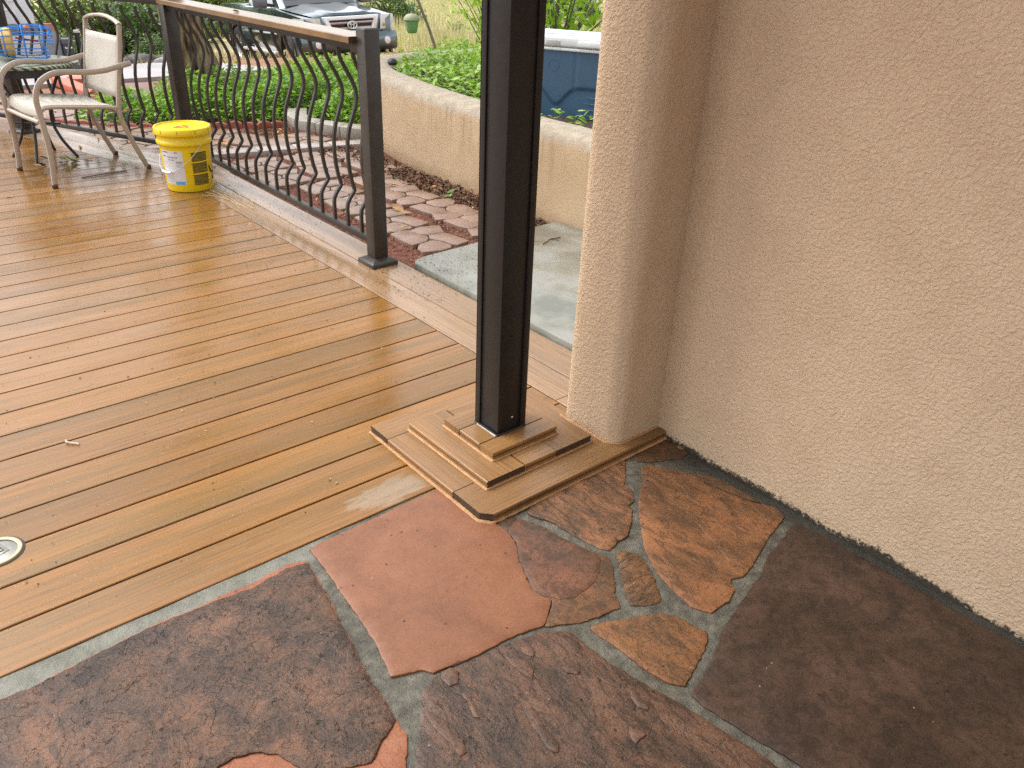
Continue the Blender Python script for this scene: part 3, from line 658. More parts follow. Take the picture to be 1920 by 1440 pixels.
# ------------------------------------------------------------------ black porch post
px0,px1,py0,py1 = -.381,-.280,.0165,.1165
po = empty('porch_post', ((px0+px1)/2,(py0+py1)/2,zd)); tag(po, 'tall square black metal post standing on the stepped plinth', 'post')
b = MB(); b.box((px0,py0,zd+.002),(px1,py1,2.91)); child(b.build('shaft', BLACK, bevel=.002), po)
b = MB(); b.box((px0-.0045,py1-.017,zd+.002),(px0-.0005,py1+.0045,2.905)); b.box((px0-.0045,py1+.0005,zd+.002),(px0+.02,py1+.0046,2.905)); child(b.build('corner_trim', BLACK, bevel=.0007), po)
b = MB(); b.box((px1-.016,py0-.0045,zd+.002),(px1+.0045,py0-.0005,2.905)); b.box((px1+.0005,py0-.0044,zd+.002),(px1+.0045,py0+.02,2.905)); child(b.build('corner_trim', BLACK, bevel=.0007), po)
WSEAL = simple("white_caulk", (.60,.60,.58), .5); BSEAL = simple("black_caulk", (.02,.02,.02), .4)
bead([(px0-.004,py1+.004,zd+.001),(px0-.004,py0-.003,zd+.001),(px1+.004,py0-.003,zd+.001),(px1+.004,py1,zd+.001)], .0042, 7, name='caulk_bead', root=po, mat=BSEAL)
bead([(px0-.008,py1-.01,zd+.0005),(px0-.008,py0+.0,zd+.0005)], .0016, 8, jit=1.2, name='caulk_bead', root=po, mat=WSEAL)
b = MB(); b.lathe([(.0001,0),(.0028,0),(.0022,.0016),(.0001,.002)], 10); o = b.build('screw_head', WHITE); o.rotation_euler = (R(90),0,0); o.location = (px0+.055,py0,zd+.045); child(o, po)

# ------------------------------------------------------------------ railing
RTOP0, RTOP1 = .945, .979
def post_geo(w, h, plate=True):
    root = MB(); 
    return root
def rail_post(name_root, x, y, w, h, rz, label, plate=True):
    """square rail post with base flange, built about its foot"""
    parts = []
    b = MB(); b.box((-w/2,-w/2,.0),(w/2,w/2,h)); o = b.build('post', RAILM if not plate else BLACKPOST, bevel=.002); parts.append(o)
    b = MB(); b.add([(-w/2-.001,-w/2-.001,h),(w/2+.001,-w/2-.001,h),(w/2+.001,w/2+.001,h),(-w/2-.001,w/2+.001,h),(-w/2+.006,-w/2+.006,h+.006),(w/2-.006,-w/2+.006,h+.006),(w/2-.006,w/2-.006,h+.006),(-w/2+.006,w/2-.006,h+.006)],
        [(0,1,5,4),(1,2,6,5),(2,3,7,6),(3,0,4,7),(4,5,6,7)]); parts.append(b.build('post_cap', RAILM))
    b = MB(); q = w/2+.034; p = w/2+.003
    b.add([(-q,-q,0),(q,-q,0),(q,q,0),(-q,q,0),(-q,-q,.018),(q,-q,.018),(q,q,.018),(-q,q,.018),(-p,-p,.034),(p,-p,.034),(p,p,.034),(-p,p,.034)],
        [(0,1,5,4),(1,2,6,5),(2,3,7,6),(3,0,4,7),(4,5,9,8),(5,6,10,9),(6,7,11,10),(7,4,8,11),(8,9,10,11)]); parts.append(b.build('post_base', RAILM, bevel=.003))
    for o in parts: o.location = (x,y,.001); o.rotation_euler = (0,0,rz); child(o, name_root)
BLACKPOST = RAILM
BAL = [(0,.118),(0,.20),(.004,.225),(.020,.252),(.040,.276),(.046,.286),(.044,.298),(.034,.33),(.024,.39),(.020,.45),(.023,.52),(.036,.58),(.058,.635),(.078,.685),(.085,.72),(.081,.755),(.062,.80),(.036,.845),(.014,.885),(.003,.915),(0,.945)]
bal_me = None
def baluster(root, x, y, rz):
    global bal_me
    if bal_me is None:
        b = MB(); b.tube([(dx,0,z) for dx,z in BAL], .0104, 4, up=(1,0,0)); o = b.build('baluster', RAILM, smooth=30); bal_me = o.data
    else:
        o = link(bpy.data.objects.new('baluster', bal_me))
    o.location = (x,y,0); o.rotation_euler = (0,0,rz); return child(o, root)
P1, P2 = Vector((.203,4.035)), Vector((.215,1.665))
r1 = empty('deck_railing', (.21,2.85,0)); tag(r1, 'dark metal railing of bowed balusters with tan board cap, ending at a black square post', 'railing')
rail_post(r1, P2.x, P2.y, .072, 1.036, 0, 'end post')
d = (P1-P2); L = d.length; ang = math.atan2(d.y,d.x)
def along(root, name, a, c, w, z0, z1, mat, off=0, bevel=.002):
    d = Vector(c)-Vector(a); b = MB(); b.box((0,-w/2,z0),(d.length,w/2,z1)); o = b.build(name, mat, bevel=bevel); o.location = (a[0],a[1],0); o.rotation_euler = (0,0,math.atan2(d.y,d.x)); return child(o, root)
along(r1,'bottom_rail', P2+d.normalized()*.037, P1-d.normalized()*.04, .030, .088,.118, RAILM)
along(r1,'top_rail', P2+d.normalized()*.037, P1-d.normalized()*.04, .040, RTOP0,RTOP1, RAILM)
along(r1,'rail_bracket', P2+d.normalized()*.037, P2+d.normalized()*.105, .052, RTOP0-.008,RTOP1-.0005, ENDCUT, bevel=.003)
along(r1,'rail_bracket', P2+d.normalized()*1.25, P2+d.normalized()*1.262, .044, RTOP0-.004,RTOP1-.001, BLACK, bevel=.001)
cb = board('cap_board', L-.07, .145, None, CAPW, ((P1.x+P2.x)/2, (P1.y+P2.y)/2+.0, 0), ang, t=.026, zt=RTOP1+.0275, slot=False, e=.003); child(cb, r1)
y = 1.80
while y < 3.98:
    t_ = (y-P2.y)/(P1.y-P2.y); baluster(r1, P2.x+(P1.x-P2.x)*t_, y, 0); y += .1302
P3 = Vector((-.475,5.565)); P4 = Vector((-1.03,6.85))
r2 = empty('deck_railing', (-.15,4.8,0)); tag(r2, 'dark metal railing of bowed balusters behind the chair, without a board cap', 'railing')
d2 = (P3-P1).normalized(); a2 = math.atan2(-d2.x, d2.y)
rail_post(r2, P1.x, P1.y, .080, 1.055, R(4), 'corner post')
rail_post(r2, P3.x, P3.y, .085, 1.20, a2, 'far post')
def panel(A, B, root):
    dd = (B-A).normalized(); rz = math.atan2(-dd.x, dd.y)
    along(root,'bottom_rail', A+dd*.042, B-dd*.045, .030, .085,.115, RAILM)
    along(root,'top_rail', A+dd*.042, B-dd*.045, .040, RTOP0+.02,RTOP1+.03, RAILM)
    s = .155; Lp = (B-A).length
    while s < Lp-.08:
        p = A+dd*s; baluster(root, p.x, p.y, rz); s += .1285
panel(P1, P3, r2); panel(P3, P4, r2)

# ------------------------------------------------------------------ garden path: pavers cut in four cells
pp = MB(); pp.box((.35,1.70,-.06),(.36,1.71,-.05))
path = empty('paver_path', (.8,3,0)); tag(path, 'path of reddish concrete pavers through the mulch', kind='structure')
cellme = [None]*4
def paver_cells(cx, cy, rz, s=.30, z=-.008, mat=PAVER, sy=None):
    for i, c in enumerate(CELLS):
        key = (i, mat.name)
        if key not in PCACHE:
            pts = [(p[0]*.30, p[1]*.31) for p in c]; A = sum(pts[k][0]*pts[(k+1)%len(pts)][1]-pts[(k+1)%len(pts)][0]*pts[k][1] for k in range(len(pts)))
            b = MB(); cx_ = sum(p[0] for p in pts)/len(pts); cy_ = sum(p[1] for p in pts)/len(pts); pts = [(cx_+(p[0]-cx_)*1.05, cy_+(p[1]-cy_)*1.05) for p in pts]; b.prism(pts, -.04, 0.); o = b.build('paving_stone', mat, bevel=.003, bseg=2, smooth=45); PCACHE[key] = o.data
        else: o = link(bpy.data.objects.new('paving_stone', PCACHE[key]))
        o.location = (cx,cy,z+random.uniform(-.003,.003)); o.rotation_euler = (0,0,rz); o.scale = (s/.30,(sy or s)/.30,1); child(o, path)
PCACHE = {}
spots = [(.655,1.86),(1.035,1.915),(1.03,2.25),(.655,2.235),(1.015,2.625),(.66,2.61),(1.05,2.985),(.69,2.985),(.905,3.42),(.565,3.40),(1.245,3.36),(.94,3.775),(.60,3.79),(1.27,3.70),(.27+.02,3.62+.24),
 (.50,4.42),(.86,4.40),(.15+.02,4.50),(1.20,4.36),(.42,4.78),(.06,4.88),(.78,4.74),(-.06,5.26),(.28,5.12),(-.15,5.64),(.13,5.52),(-.32,6.02),(.02,5.92),(-.42,6.40),(-.08,6.3),(-.5,6.8),(-.16,6.7),(-.55,7.15),(-.2,7.08)]
for (x,y) in spots:
    paver_cells(x, y, random.choice([0,0,R(180),R(2)])+random.uniform(-.03,.03)+(.25 if y>4.2 else 0), s=.30 if y<4.2 else .32, z=-.010 if y<4.2 else -.006)
# pale edging strip across the path
A_, B_ = Vector((.20,4.27)), Vector((1.62,3.98)); d = (B_-A_).normalized(); nn = Vector((-d.y,d.x))
k = 0; s = 0
while s < 1.40:
    l = .27; c = A_+d*(s+l/2); b = MB(); b.box((-l/2+.003,-.075,-.05),(l/2-.003,.075,.006)); o = b.build('strip_paver', PALEP, bevel=.006); o.location=(c.x,c.y,0); o.rotation_euler=(0,0,math.atan2(d.y,d.x)); child(o, path); s += l
# scalloped red edging along the bed
se = empty('scalloped_edging', (.6,5.25,0)); tag(se, 'low red scalloped concrete edging along the front of the leafy bed', 'garden edging')
line = [(-.28,5.98),(.10,5.58),(.50,5.27),(.83,5.22),(1.12,5.0),(1.33,4.96)]
pts = []
for (a,c) in zip(line[:-1],line[1:]):
    a,c = Vector(a),Vector(c); Ls = (c-a).length; m = max(1,round(Ls/.118)); pts += [(a+(c-a)*((j+.5)/m), math.atan2((c-a).y,(c-a).x)) for j in range(m)]
eme = None
for p, an in pts:
    if eme is None:
        prof = [(-.056,-.06)]+[(.056*math.cos(R(a)), .005+.028*math.sin(R(a))) for a in range(180,-1,-20)]+[(.056,-.06)]
        b = MB(); m = len(prof); b.add([(x,-.025,z) for x,z in prof]+[(x,.025,z) for x,z in prof], [tuple(range(m)), tuple(range(2*m-1,m-1,-1))]+[((i+1)%m,i,m+i,m+(i+1)%m) for i in range(m)])
        o = b.build('edging_stone', EDGER, bevel=.006, fixn=True); eme = o.data
    else: o = link(bpy.data.objects.new('edging_stone', eme))
    o.location = (p.x,p.y,-.012+random.uniform(-.012,.006)); o.rotation_euler = (0,0,an); child(o, se)
# curved border of grey blocks
bb = empty('block_border', (1.45,4.6,0)); tag(bb, 'curved low border of grey concrete blocks at the bed corner', 'garden edging')
outer = [(1.53,5.30),(1.39,5.02),(1.36,4.77),(1.43,4.60),(1.53,4.38),(1.64,4.20),(1.78,4.05)]
inner = [(1.69,5.24),(1.55,4.97),(1.52,4.80),(1.57,4.68),(1.66,4.47),(1.76,4.31),(1.88,4.18)]
for i in range(len(outer)-1):
    a,c,e,f2 = Vector(outer[i]),Vector(outer[i+1]),Vector(inner[i+1]),Vector(inner[i]); g_ = .012
    q = [a+(c-a)*g_, c-(c-a)*g_, e-(e-f2)*g_, f2+(e-f2)*g_]
    b = MB(); b.prism([(v.x,v.y) for v in q], -.05, .048+.004*random.random()); o = b.build('border_block', BLOCKM, bevel=.006); child(o, bb)

# ------------------------------------------------------------------ curved planter wall
cl = [(1.53,-1.2),(1.515,.4),(1.51,1.4),(1.51,2.0),(1.53,2.6),(1.59,3.1),(1.66,3.55),(1.76,4.0),(1.90,4.38),(2.12,4.66),(2.42,4.80),(2.8,4.85),(3.6,4.85),(4.6,4.75),(6.0,4.5)]
def catmull(P, k=6):
    P = [Vector(p) for p in P]; out = []
    for i in range(len(P)-1):
        p0,p1,p2,p3 = P[max(i-1,0)],P[i],P[i+1],P[min(i+2,len(P)-1)]
        for j in range(k):
            t = j/k; out.append(.5*((2*p1)+(p2-p0)*t+(2*p0-5*p1+4*p2-p3)*t*t+(3*p1-p0-3*p2+p3)*t**3))
    out.append(P[-1]); return out
C_ = catmull(cl, 8)
prof = [(-.145,-.1),(-.142,.1),(-.135,.30),(-.132,.42)]+[(-.132+.075*(1-math.cos(R(a))), .42+.082*math.sin(R(a))) for a in range(15,91,15)]+[(.05,.503)]+[(.06+.07*math.sin(R(a)), .43+.07*math.cos(R(a))) for a in range(15,91,25)]+[(.135,.2),(.14,-.1)]
w = MB(); rows = []
for i,p in enumerate(C_):
    t = (C_[min(i+1,len(C_)-1)]-C_[max(i-1,0)]).normalized(); nn = Vector((t.y,-t.x))
    wob = .003*noise.noise(Vector((p.x*3,p.y*3,0)))
    rows.append([(p.x+nn.x*(x+wob), p.y+nn.y*(x+wob), z+(.003*noise.noise(Vector((p.x*2,p.y*2,0))) if z>.3 else 0)) for x,z in prof])
w.grid(rows)
tag(w.build('planter_wall', PLANTER, smooth=50, fixn=True), 'low curved tan stucco planter wall with grey rounded top', 'wall')
sb = MB(); innerp = [p for p in C_ if p.y > -1.2]
rows = []
for p in C_[::2]:
    rows.append([(p.x+(8-p.x)*k_/6, p.y+( (p.y*.35+.2) -p.y)*0, .40+.02*noise.noise(Vector((p.x*3+k_,p.y*3,4)))) for k_ in range(7)])
sb.grid(rows)
tag(sb.build('planter_soil', DARKSOIL, fixn=True), 'dark soil filling the raised planter', kind='structure')
def cr(P, k=5):
    P = [Vector(p) for p in P]; out = []
    for i in range(len(P)-1):
        p0,p1,p2,p3 = P[max(i-1,0)],P[i],P[i+1],P[min(i+2,len(P)-1)]
        for j in range(k):
            t = j/k; out.append(.5*((2*p1)+(p2-p0)*t+(2*p0-5*p1+4*p2-p3)*t*t+(3*p1-p0-3*p2+p3)*t**3))
    out.append(P[-1]); return out
# ------------------------------------------------------------------ patio chair (facing -X, built in a local s,w,z frame)
CHM = simple("taupe_powder_coat", (.43,.36,.30), .42, var=.08, bumpd=.0004, bscale=250)
def sling_mat():
    t = NT("beige_sling_mesh"); v = t.obj(); w1 = t.n("TexWave", {'wave_type':'BANDS','bands_direction':'Z'}, Vector=v, Scale=42.).outputs[1]; w2 = t.n("TexWave", {'wave_type':'BANDS','bands_direction':'Y'}, Vector=v, Scale=42.).outputs[1]
    h = t.math('MULTIPLY', w1, w2); n = t.noise(v, 6, 4)
    c = t.ramp(h, [(0,(.34,.31,.26)),(.6,(.55,.51,.44))]); c = t.mix(t.rng(n,.4,.7,0,.25), c, (.60,.57,.50))
    t.set(Base_Color=c, Roughness=.6, Normal=t.bump(h,.001,.5)); return t.mat
SLING = sling_mat()
ch = empty('patio_chair', (-.687,3.824,0)); tag(ch, 'taupe metal patio armchair with pale mesh seat and back, standing on the wet deck', 'chair')
ch.rotation_euler = (0,0,math.atan2(.167,.611))
Wd = .545; ca = math.atan2(.167,.611)
# far side sits at local (dx, Wd)
fx, fy = -.074, .54
lx = fx*math.cos(ca)+fy*math.sin(ca); ly = -fx*math.sin(ca)+fy*math.cos(ca)
def side(sy, nm):
    X = (lx if sy else 0); Y = (ly if sy else 0)
    arm = cr([(0,0),(.014,.14),(.018,.26),(.012,.42),(.010,.51),(.045,.585),(.115,.626),(.19,.635),(.33,.622),(.445,.623),(.535,.637),(.622,.650)], 4)
    b = MB(); b.tube([(X+p[0],Y,p[1]) for p in arm], .0115, 8, ry=.017, up=(0,1,0)); o = b.build('arm_and_front_leg', CHM, ch)
    back = cr([(.636,0),(.572,.15),(.520,.30),(.508,.36),(.514,.42),(.545,.56),(.575,.68),(.612,.86)], 4)
    y2 = Y+(.028 if not sy else -.028)
    b = MB(); b.tube([(X+p[0],y2,p[1]) for p in back], .0115, 8, ry=.016, up=(0,1,0)); o = b.build('rear_leg_and_backpost', CHM, ch)
    rail = cr([(.02,.380),(.03,.425),(.06,.446),(.15,.442),(.33,.420),(.50,.398)], 4)
    b = MB(); b.tube([(X+p[0],y2,p[1]) for p in rail], .011, 8, up=(0,1,0)); b.build('seat_rail', CHM, ch)
    return X, y2, rail, back
xn, yn, railn, backn = side(0,'near'); xf, yf, railf, backf = side(1,'far')
def cross(s, z, r=.010, name='crossbar'):
    b = MB(); b.tube([(xn+s,yn,z),((xn+xf)/2+s,(yn+yf)/2,z-.004),(xf+s,yf,z)], r, 8); b.build(name, CHM, ch)
cross(.012,.375,.0125,'front_stretcher'); cross(.508,.37)
# arched top of the back
top = []
for k in range(13):
    t = k/12; a = math.sin(math.pi*t); top.append((xn+(xf-xn)*t+.612+.012*a, yn+(yf-yn)*t, .865+.034*a**.7))
b = MB(); b.tube(top, .011, 8, ry=.017); b.build('back_top', CHM, ch)
top = [(xn+(xf-xn)*t+.596, yn+(yf-yn)*t, .800-.012*math.sin(math.pi*t)) for t in [k/8 for k in range(9)]]
b = MB(); b.tube(top, .005, 6); b.build('back_crossbar', CHM, ch)
def sling(pn_, name, lift=0, sag=.01):
    rows = []
    for s,z in pn_:
        rows.append([(xn+(xf-xn)*t+s, yn+(yf-yn)*t, z+lift-sag*math.sin(math.pi*t)) for t in [k/10 for k in range(11)]])
    b = MB(); b.grid(rows); o = b.build(name, SLING, ch); md = o.modifiers.new('thick','SOLIDIFY'); md.thickness = .003; return o
sling([(p[0],p[1]+.004) for p in railn[1:]], 'seat_mesh', .006, .014)
sling([(.518+ (z-.46)*(.078/.34), z) for z in np.linspace(.455,.80,10)], 'back_mesh', 0, 0)
FOOT = simple("brown_foot_cap", (.10,.05,.03), .5)
for X,Y in ((xn+.636,yn),(xf+.636,yf),(0,0),(lx,ly)):
    b = MB(); b.lathe([(.014,0),(.017,.004),(.017,.022),(.012,.026)], 12, (X,Y)); b.build('foot_cap', FOOT, ch)

# ------------------------------------------------------------------ yellow bucket
YEL = simple("yellow_plastic", (.78,.57,.010), .33, var=.05, vscale=9, bumpd=.0006, bscale=40)
WHP = simple("white_label_paper", (.66,.66,.68), .5, var=.05); 
def grime_print():
    t = NT("dark_panel_print"); v = t.obj(); n = t.noise(t.mapping(v,(14,14,60)), 1.5, 5, .7); z = t.xyz(v)[2]
    c = t.ramp(n, [(.35,(.10,.085,.015)),(.55,(.19,.15,.02)),(.75,(.40,.29,.02))]); t.set(Base_Color=c, Roughness=.45); return t.mat
PRINTM = grime_print(); BLKP = simple("black_print", (.012,.012,.012), .4); BLUP = simple("blue_print", (.12,.36,.62), .45); REDP = simple("red_print", (.62,.09,.02), .45); GREYP = simple("grey_print", (.35,.35,.37), .5)
bx, by = -.020, 3.437
bk = empty('bucket', (bx,by,.001)); tag(bk, 'yellow plastic bucket with closed lid and white wire handle on the deck', 'bucket')
br_ = lambda z: .132+.016*z/.36
b = MB(); b.lathe([(.120,0),(.130,.002),(.132,.010),(br_(.1),.10),(br_(.2),.20),(br_(.268),.268),(.1535,.270),(.1560,.274),(.1560,.290),(.1525,.294),(.1490,.297),(.1490,.318),(.1540,.322),(.1540,.334),(.148,.337)], 56); b.build('pail', YEL, bk, smooth=50)
b = MB(); b.lathe([(.1555,.326),(.1640,.330),(.1650,.333),(.1605,.362),(.1580,.3655),(.1500,.3665),(.1475,.3640),(.1450,.3575),(.138,.3565),(.06,.3575),(.0001,.3575)], 56); lid = b.build('lid', YEL, bk, smooth=40)
FA = math.atan2(-1.544-by, -1.690-bx)
def patch(name, a0, a1, z0, z1, mat, parent, off=.0007, nseg=8, rf=br_):
    rows = []
    for z in (z0,(z0+z1)/2,z1): rows.append([((rf(z)+off)*math.cos(FA+R(a0+(a1-a0)*k/nseg)), (rf(z)+off)*math.sin(FA+R(a0+(a1-a0)*k/nseg)), z) for k in range(nseg+1)])
    b = MB(); b.grid(rows); return b.build(name, mat, parent)
lab = patch('label', -66, -9, .045,.245, WHP, bk); lab['label'] = 'white paper label with fine print'
pr = random.Random(5)
m = MB()
def addp(m, a0,a1,z0,z1,off=.0012, mi=0):
    rows = [[((br_(z)+off)*math.cos(FA+R(a)), (br_(z)+off)*math.sin(FA+R(a)), z) for a in np.linspace(a0,a1,4)] for z in (z0,z1)]; m.grid(rows, mi)
for (a0,a1,z) in ((-63,-45,.236),(-28,-20,.236),(-62,-54,.212)): addp(m,a0,a1,z-.0022,z+.0022,mi=1)
for k in range(9): addp(m,-50+k*3.2,-50+k*3.2+1.5,.206-.002*(k%3),.211,mi=1)
for k in range(5): addp(m,-46+k*3.4,-46+k*3.4+1.6,.190,.195,mi=1)
for k in range(16):
    z = .062+.0075*k
    if .10 < z < .17: continue
    a = -62
    while a < -40:
        l = pr.uniform(2,6); addp(m,a,min(a+l,-40),z,z+.0016); a += l+1.2
for k in range(8): addp(m,-27,-12,.150+.005*k,.1515+.005*k)
addp(m,-27,-11,.178,.1815,mi=1)
tag(m.build('label_print', [GREYP, simple("dark_ink",(.06,.06,.07),.5)], lab), kind='stuff')
patch('label_flash', -36,-12,.047,.066, BLUP, lab, off=.0014)
for (z0,z1) in ((.040,.098),(.112,.166),(.180,.228)):
    p = patch('print_panel', 10,50,z0,z1, PRINTM, bk)
    q = patch('print_line', 8,50,z1+.001,z1+.0048, BLKP, p, off=.0012)
def disc(a, z, r, name):
    b = MB(); pts = [((br_(z)+.001)*math.cos(FA+R(a)+r*math.cos(t)/br_(z)),(br_(z)+.001)*math.sin(FA+R(a)+r*math.cos(t)/br_(z)), z+r*math.sin(t)) for t in np.linspace(0,2*math.pi,17)[:-1]]
    b.add(pts, [tuple(range(16))]); b.build(name, BLKP, bk)
disc(73,.135,.042,'print_spot'); disc(76,.070,.020,'print_spot')
wire = []
for k in range(25):
    t = k/24*math.pi; z = .282-.165*math.sin(t)**1.0; a = FA+R(36-180*k/24); rr = .158-.004*math.sin(t)
    wire.append((rr*math.cos(a), rr*math.sin(a), z))
b = MB(); b.tube(wire, .0021, 6); hd = b.build('handle', simple("white_wire",(.55,.55,.55),.35), bk)
b = MB(); b.tube(wire[10:15], .0075, 10); b.build('grip', WHITE, hd)
for a in (36,-144):
    b = MB(); b.lathe([(.0001,-.004),(.016,-.004),(.016,.004),(.012,.007),(.0001,.007)],16); o = b.build('handle_boss', YEL, bk); an = FA+R(a)
    o.rotation_euler = (0,R(90),an); o.location = (.150*math.cos(an),.150*math.sin(an),.282)
for k in range(10):      # tear tabs of the lid skirt, slot shadow painted as darker yellow strips
    an = FA+R(-90+k*36+6); b = MB(); b.box((-.0008,-.0012,.331),(.0012,.0012,.360)); o = b.build('lid_notch_shade', simple("yellow_shadow_slot",(.42,.27,.01),.5) if k==0 else bpy.data.materials["yellow_shadow_slot"], lid); o.location=(.1630*math.cos(an),.1630*math.sin(an),0); o.rotation_euler=(0,0,an)
m = MB(); rr = random.Random(4)
for k in range(34):
    x,y_ = rr.uniform(-.05,.03), rr.uniform(-.035,.01); l = rr.uniform(.006,.02); mi = 0 if rr.random()<.78 else 1
    m.add([(x,y_,.3583+k*1e-5),(x+l,y_-.002,.3583+k*1e-5),(x+l,y_+.005,.3583+k*1e-5),(x,y_+.006,.3583+k*1e-5)],[(0,1,2,3)],mi)
m.add([(-.035,.016,.3584),(.012,.026,.3584),(.012,.034,.3584),(-.033,.026,.3584)],[(0,1,2,3)],1)
m.add([(.0,.012,.3586),(.03,.022,.3586),(.03,.027,.3586),(.0,.018,.3586)],[(0,1,2,3)],2)
o = m.build('lid_print', [REDP, GREYP, BLKP], lid); o.rotation_euler = (0,0,FA+R(90))

# ------------------------------------------------------------------ small black patio table with the fruit picker head on it
tb = empty('patio_table', (-.54,4.68,0)); tag(tb, 'small round black metal patio table behind the chair', 'table')
BLKM = simple("black_iron", (.02,.02,.022), .4)
def rope_mat():
    t = NT("mosaic_edge"); v = t.obj(); w1 = t.n("TexWave", {'wave_type':'BANDS','bands_direction':'DIAGONAL'}, Vector=v, Scale=14., Distortion=2.).outputs[0]
    t.set(Base_Color=t.ramp(w1, [(.35,(.03,.045,.03)),(.6,(.28,.30,.22))]), Roughness=.2); return t.mat
b = MB(); b.lathe([(.0001,.585),(.315,.585),(.323,.590),(.323,.602),(.315,.607),(.0001,.607)], 48); b.build('tabletop', rope_mat(), tb)
b = MB(); b.lathe([(.27,.535),(.275,.535),(.275,.585),(.27,.585)], 40, closed=False); b.build('apron', BLKM, tb)
for k, (x,y) in enumerate(((-.098,-.193),(.174,-.113),(.098,.175),(-.176,.099))):
    b = MB(); b.tube(cr([(x*1.05,y*1.05,.575),(x*.62,y*.62,.40),(x*.45,y*.45,.25),(x*.62,y*.62,.12),(x,y,0)],5), .010, 8); b.build('leg', BLKM, tb)
b = MB(); b.tube([(-.07,-.14,.22),(.07,.12,.22)], .006, 6); b.tube([(.12,-.08,.22),(-.12,.07,.22)], .006, 6); b.build('leg_brace', BLKM, tb)
fp = empty('fruit_picker', (-.52,4.72,.608)); tag(fp, 'blue wire fruit picker basket with yellow foam pad lying on the black table', 'fruit picker')
fp.rotation_euler = (0,0,R(-12))
BLUEW = simple("blue_vinyl_wire", (.02,.24,.75), .35); FOAM = simple("yellow_foam", (.66,.44,.15), .9, var=.2, vscale=30, bumpd=.004, bscale=60)
bm_ = MB()
cyz = .105
def ring(x, r, sq=1.0): return [(x, r*math.cos(a), cyz+r*sq*math.sin(a)) for a in np.linspace(0,2*math.pi,25)]
for x,r in ((-.09,.085),(.02,.100),(.13,.098)): bm_.tube(ring(x,r), .0034, 5)
for k in range(12):
    a = 2*math.pi*k/12; c_,s_ = math.cos(a), math.sin(a)
    bm_.tube(cr([(-.19,.022*c_,cyz+.022*s_),(-.135,.07*c_,cyz+.07*s_),(-.09,.085*c_,cyz+.085*s_),(.02,.10*c_,cyz+.10*s_),(.13,.098*c_,cyz+.098*s_)]+([(.185,.075*c_,cyz+.075*s_),(.165,.05*c_,cyz+.05*s_)] if s_>-.3 else [(.15,.085*c_,cyz+.085*s_)]),4), .0032, 5)
bm_.build('basket', BLUEW, fp)
b = MB(); b.lathe([(.0001,0),(.075,.0),(.084,.014),(.088,.04),(.084,.058),(.07,.064),(.0001,.05)], 24); o = b.build('foam_pad', FOAM, fp); o.rotation_euler=(0,R(90),0); o.location=(-.105,0,cyz)
b = MB(); b.tube([(-.25,0,cyz-.01),(-.185,0,cyz)], .024, 12); b.build('clamp_collar', BLUEW, fp)
b = MB(); b.tube([(-.95,-.02,cyz-.09),(-.235,0,cyz-.008)], .015, 10); b.build('pole', simple("grey_alloy",(.45,.45,.45),.35,metal=.6), fp)
b = MB(); b.tube([(-.02,-.05,cyz+.03),(.10,.03,cyz+.0)], .006, 6); b.build('red_tip', simple("red_rod",(.25,.02,.02),.4), fp)
b = MB(); b.lathe([(.0001,-.018),(.014,-.01),(.018,0),(.014,.01),(.0001,.018)],12); o = b.build('orange_cap', simple("orange_cap",(.75,.19,.01),.4), fp); o.location=(.05,.03,cyz+.085)

# ------------------------------------------------------------------ round outlet cover let into the deck
oc = empty('deck_outlet', (-1.641,.433,.0)); tag(oc, 'round metal outlet cover with square latch let into the deck boards', 'outlet cover')
b = MB(); b.lathe([(.0001,.0003),(.0625,.0003),(.0625,.0012),(.0001,.0012)], 40); b.build('recess', simple("dark_recess",(.012,.009,.007),.6), oc)
b = MB(); b.lathe([(.046,.0013),(.046,.0040),(.050,.0055),(.056,.0050),(.0575,.0013)], 40, closed=False); b.build('ring', simple("cream_plastic_ring",(.42,.36,.22),.4), oc)
STEEL = simple("brushed_steel", (.30,.29,.26), .3, metal=.9, var=.15, vscale=20, bumpd=.0012, bscale=25)
b = MB(); b.lathe([(.0001,.0042),(.026,.0040),(.036,.0030),(.0465,.0014)], 40, closed=False); b.build('plate', STEEL, oc, smooth=60)
b = MB(); b.box((-.021,-.021,.0035),(.021,.021,.0055)); b.build('latch_frame', STEEL, oc, bevel=.002, rz=R(18))
b = MB(); b.box((-.013,-.013,.0045),(.013,.013,.0060)); b.build('latch_hole', BLKP, oc, rz=R(18))
b = MB(); b.box((-.010,-.010,.0060),(.010,-.004,.0068)); b.build('latch_tab', STEEL, oc, rz=R(18))

# ------------------------------------------------------------------ cooler in the planter
BLUEC = simple("blue_cooler_plastic", (.045,.105,.18), .36, var=.08, vscale=3, bumpd=.0005, bscale=30)
WHC = simple("white_cooler_plastic", (.66,.70,.72), .38, var=.04)
c0 = Vector((1.979,2.509)); c1 = Vector((2.151,2.191)); e1 = (c1-c0).normalized(); rzc = math.atan2(e1.y,e1.x)
co = empty('cooler', (c0.x-e1.x*.16, c0.y-e1.y*.16, .40), rzc); tag(co, 'large blue chest cooler with white lid standing in the raised planter', 'cooler')
LC, DC, HC = .98, .42, .40
def cz_face(u, z):
    d = 0.0
    wave = .115+.055*math.cos(2*math.pi*(u-.40)/.36) if .2<u<.78 else .17
    s = z-(.17-(.10 if False else 0))
    zc = .185-.105*math.exp(-((u-.27)/.075)**2)+.0*u
    d += .010/(1+math.exp((zc-z)/.004))
    if abs(u-.39)<.02 and z>zc: d -= .004*(1-abs(u-.39)/.02)
    return d
b = MB(); rows = []
for z in np.linspace(0,HC,60): rows.append([(u, -cz_face(u,z)*1.0-.0, z) for u in np.linspace(.02,LC-.02,130)])
b.grid(rows)
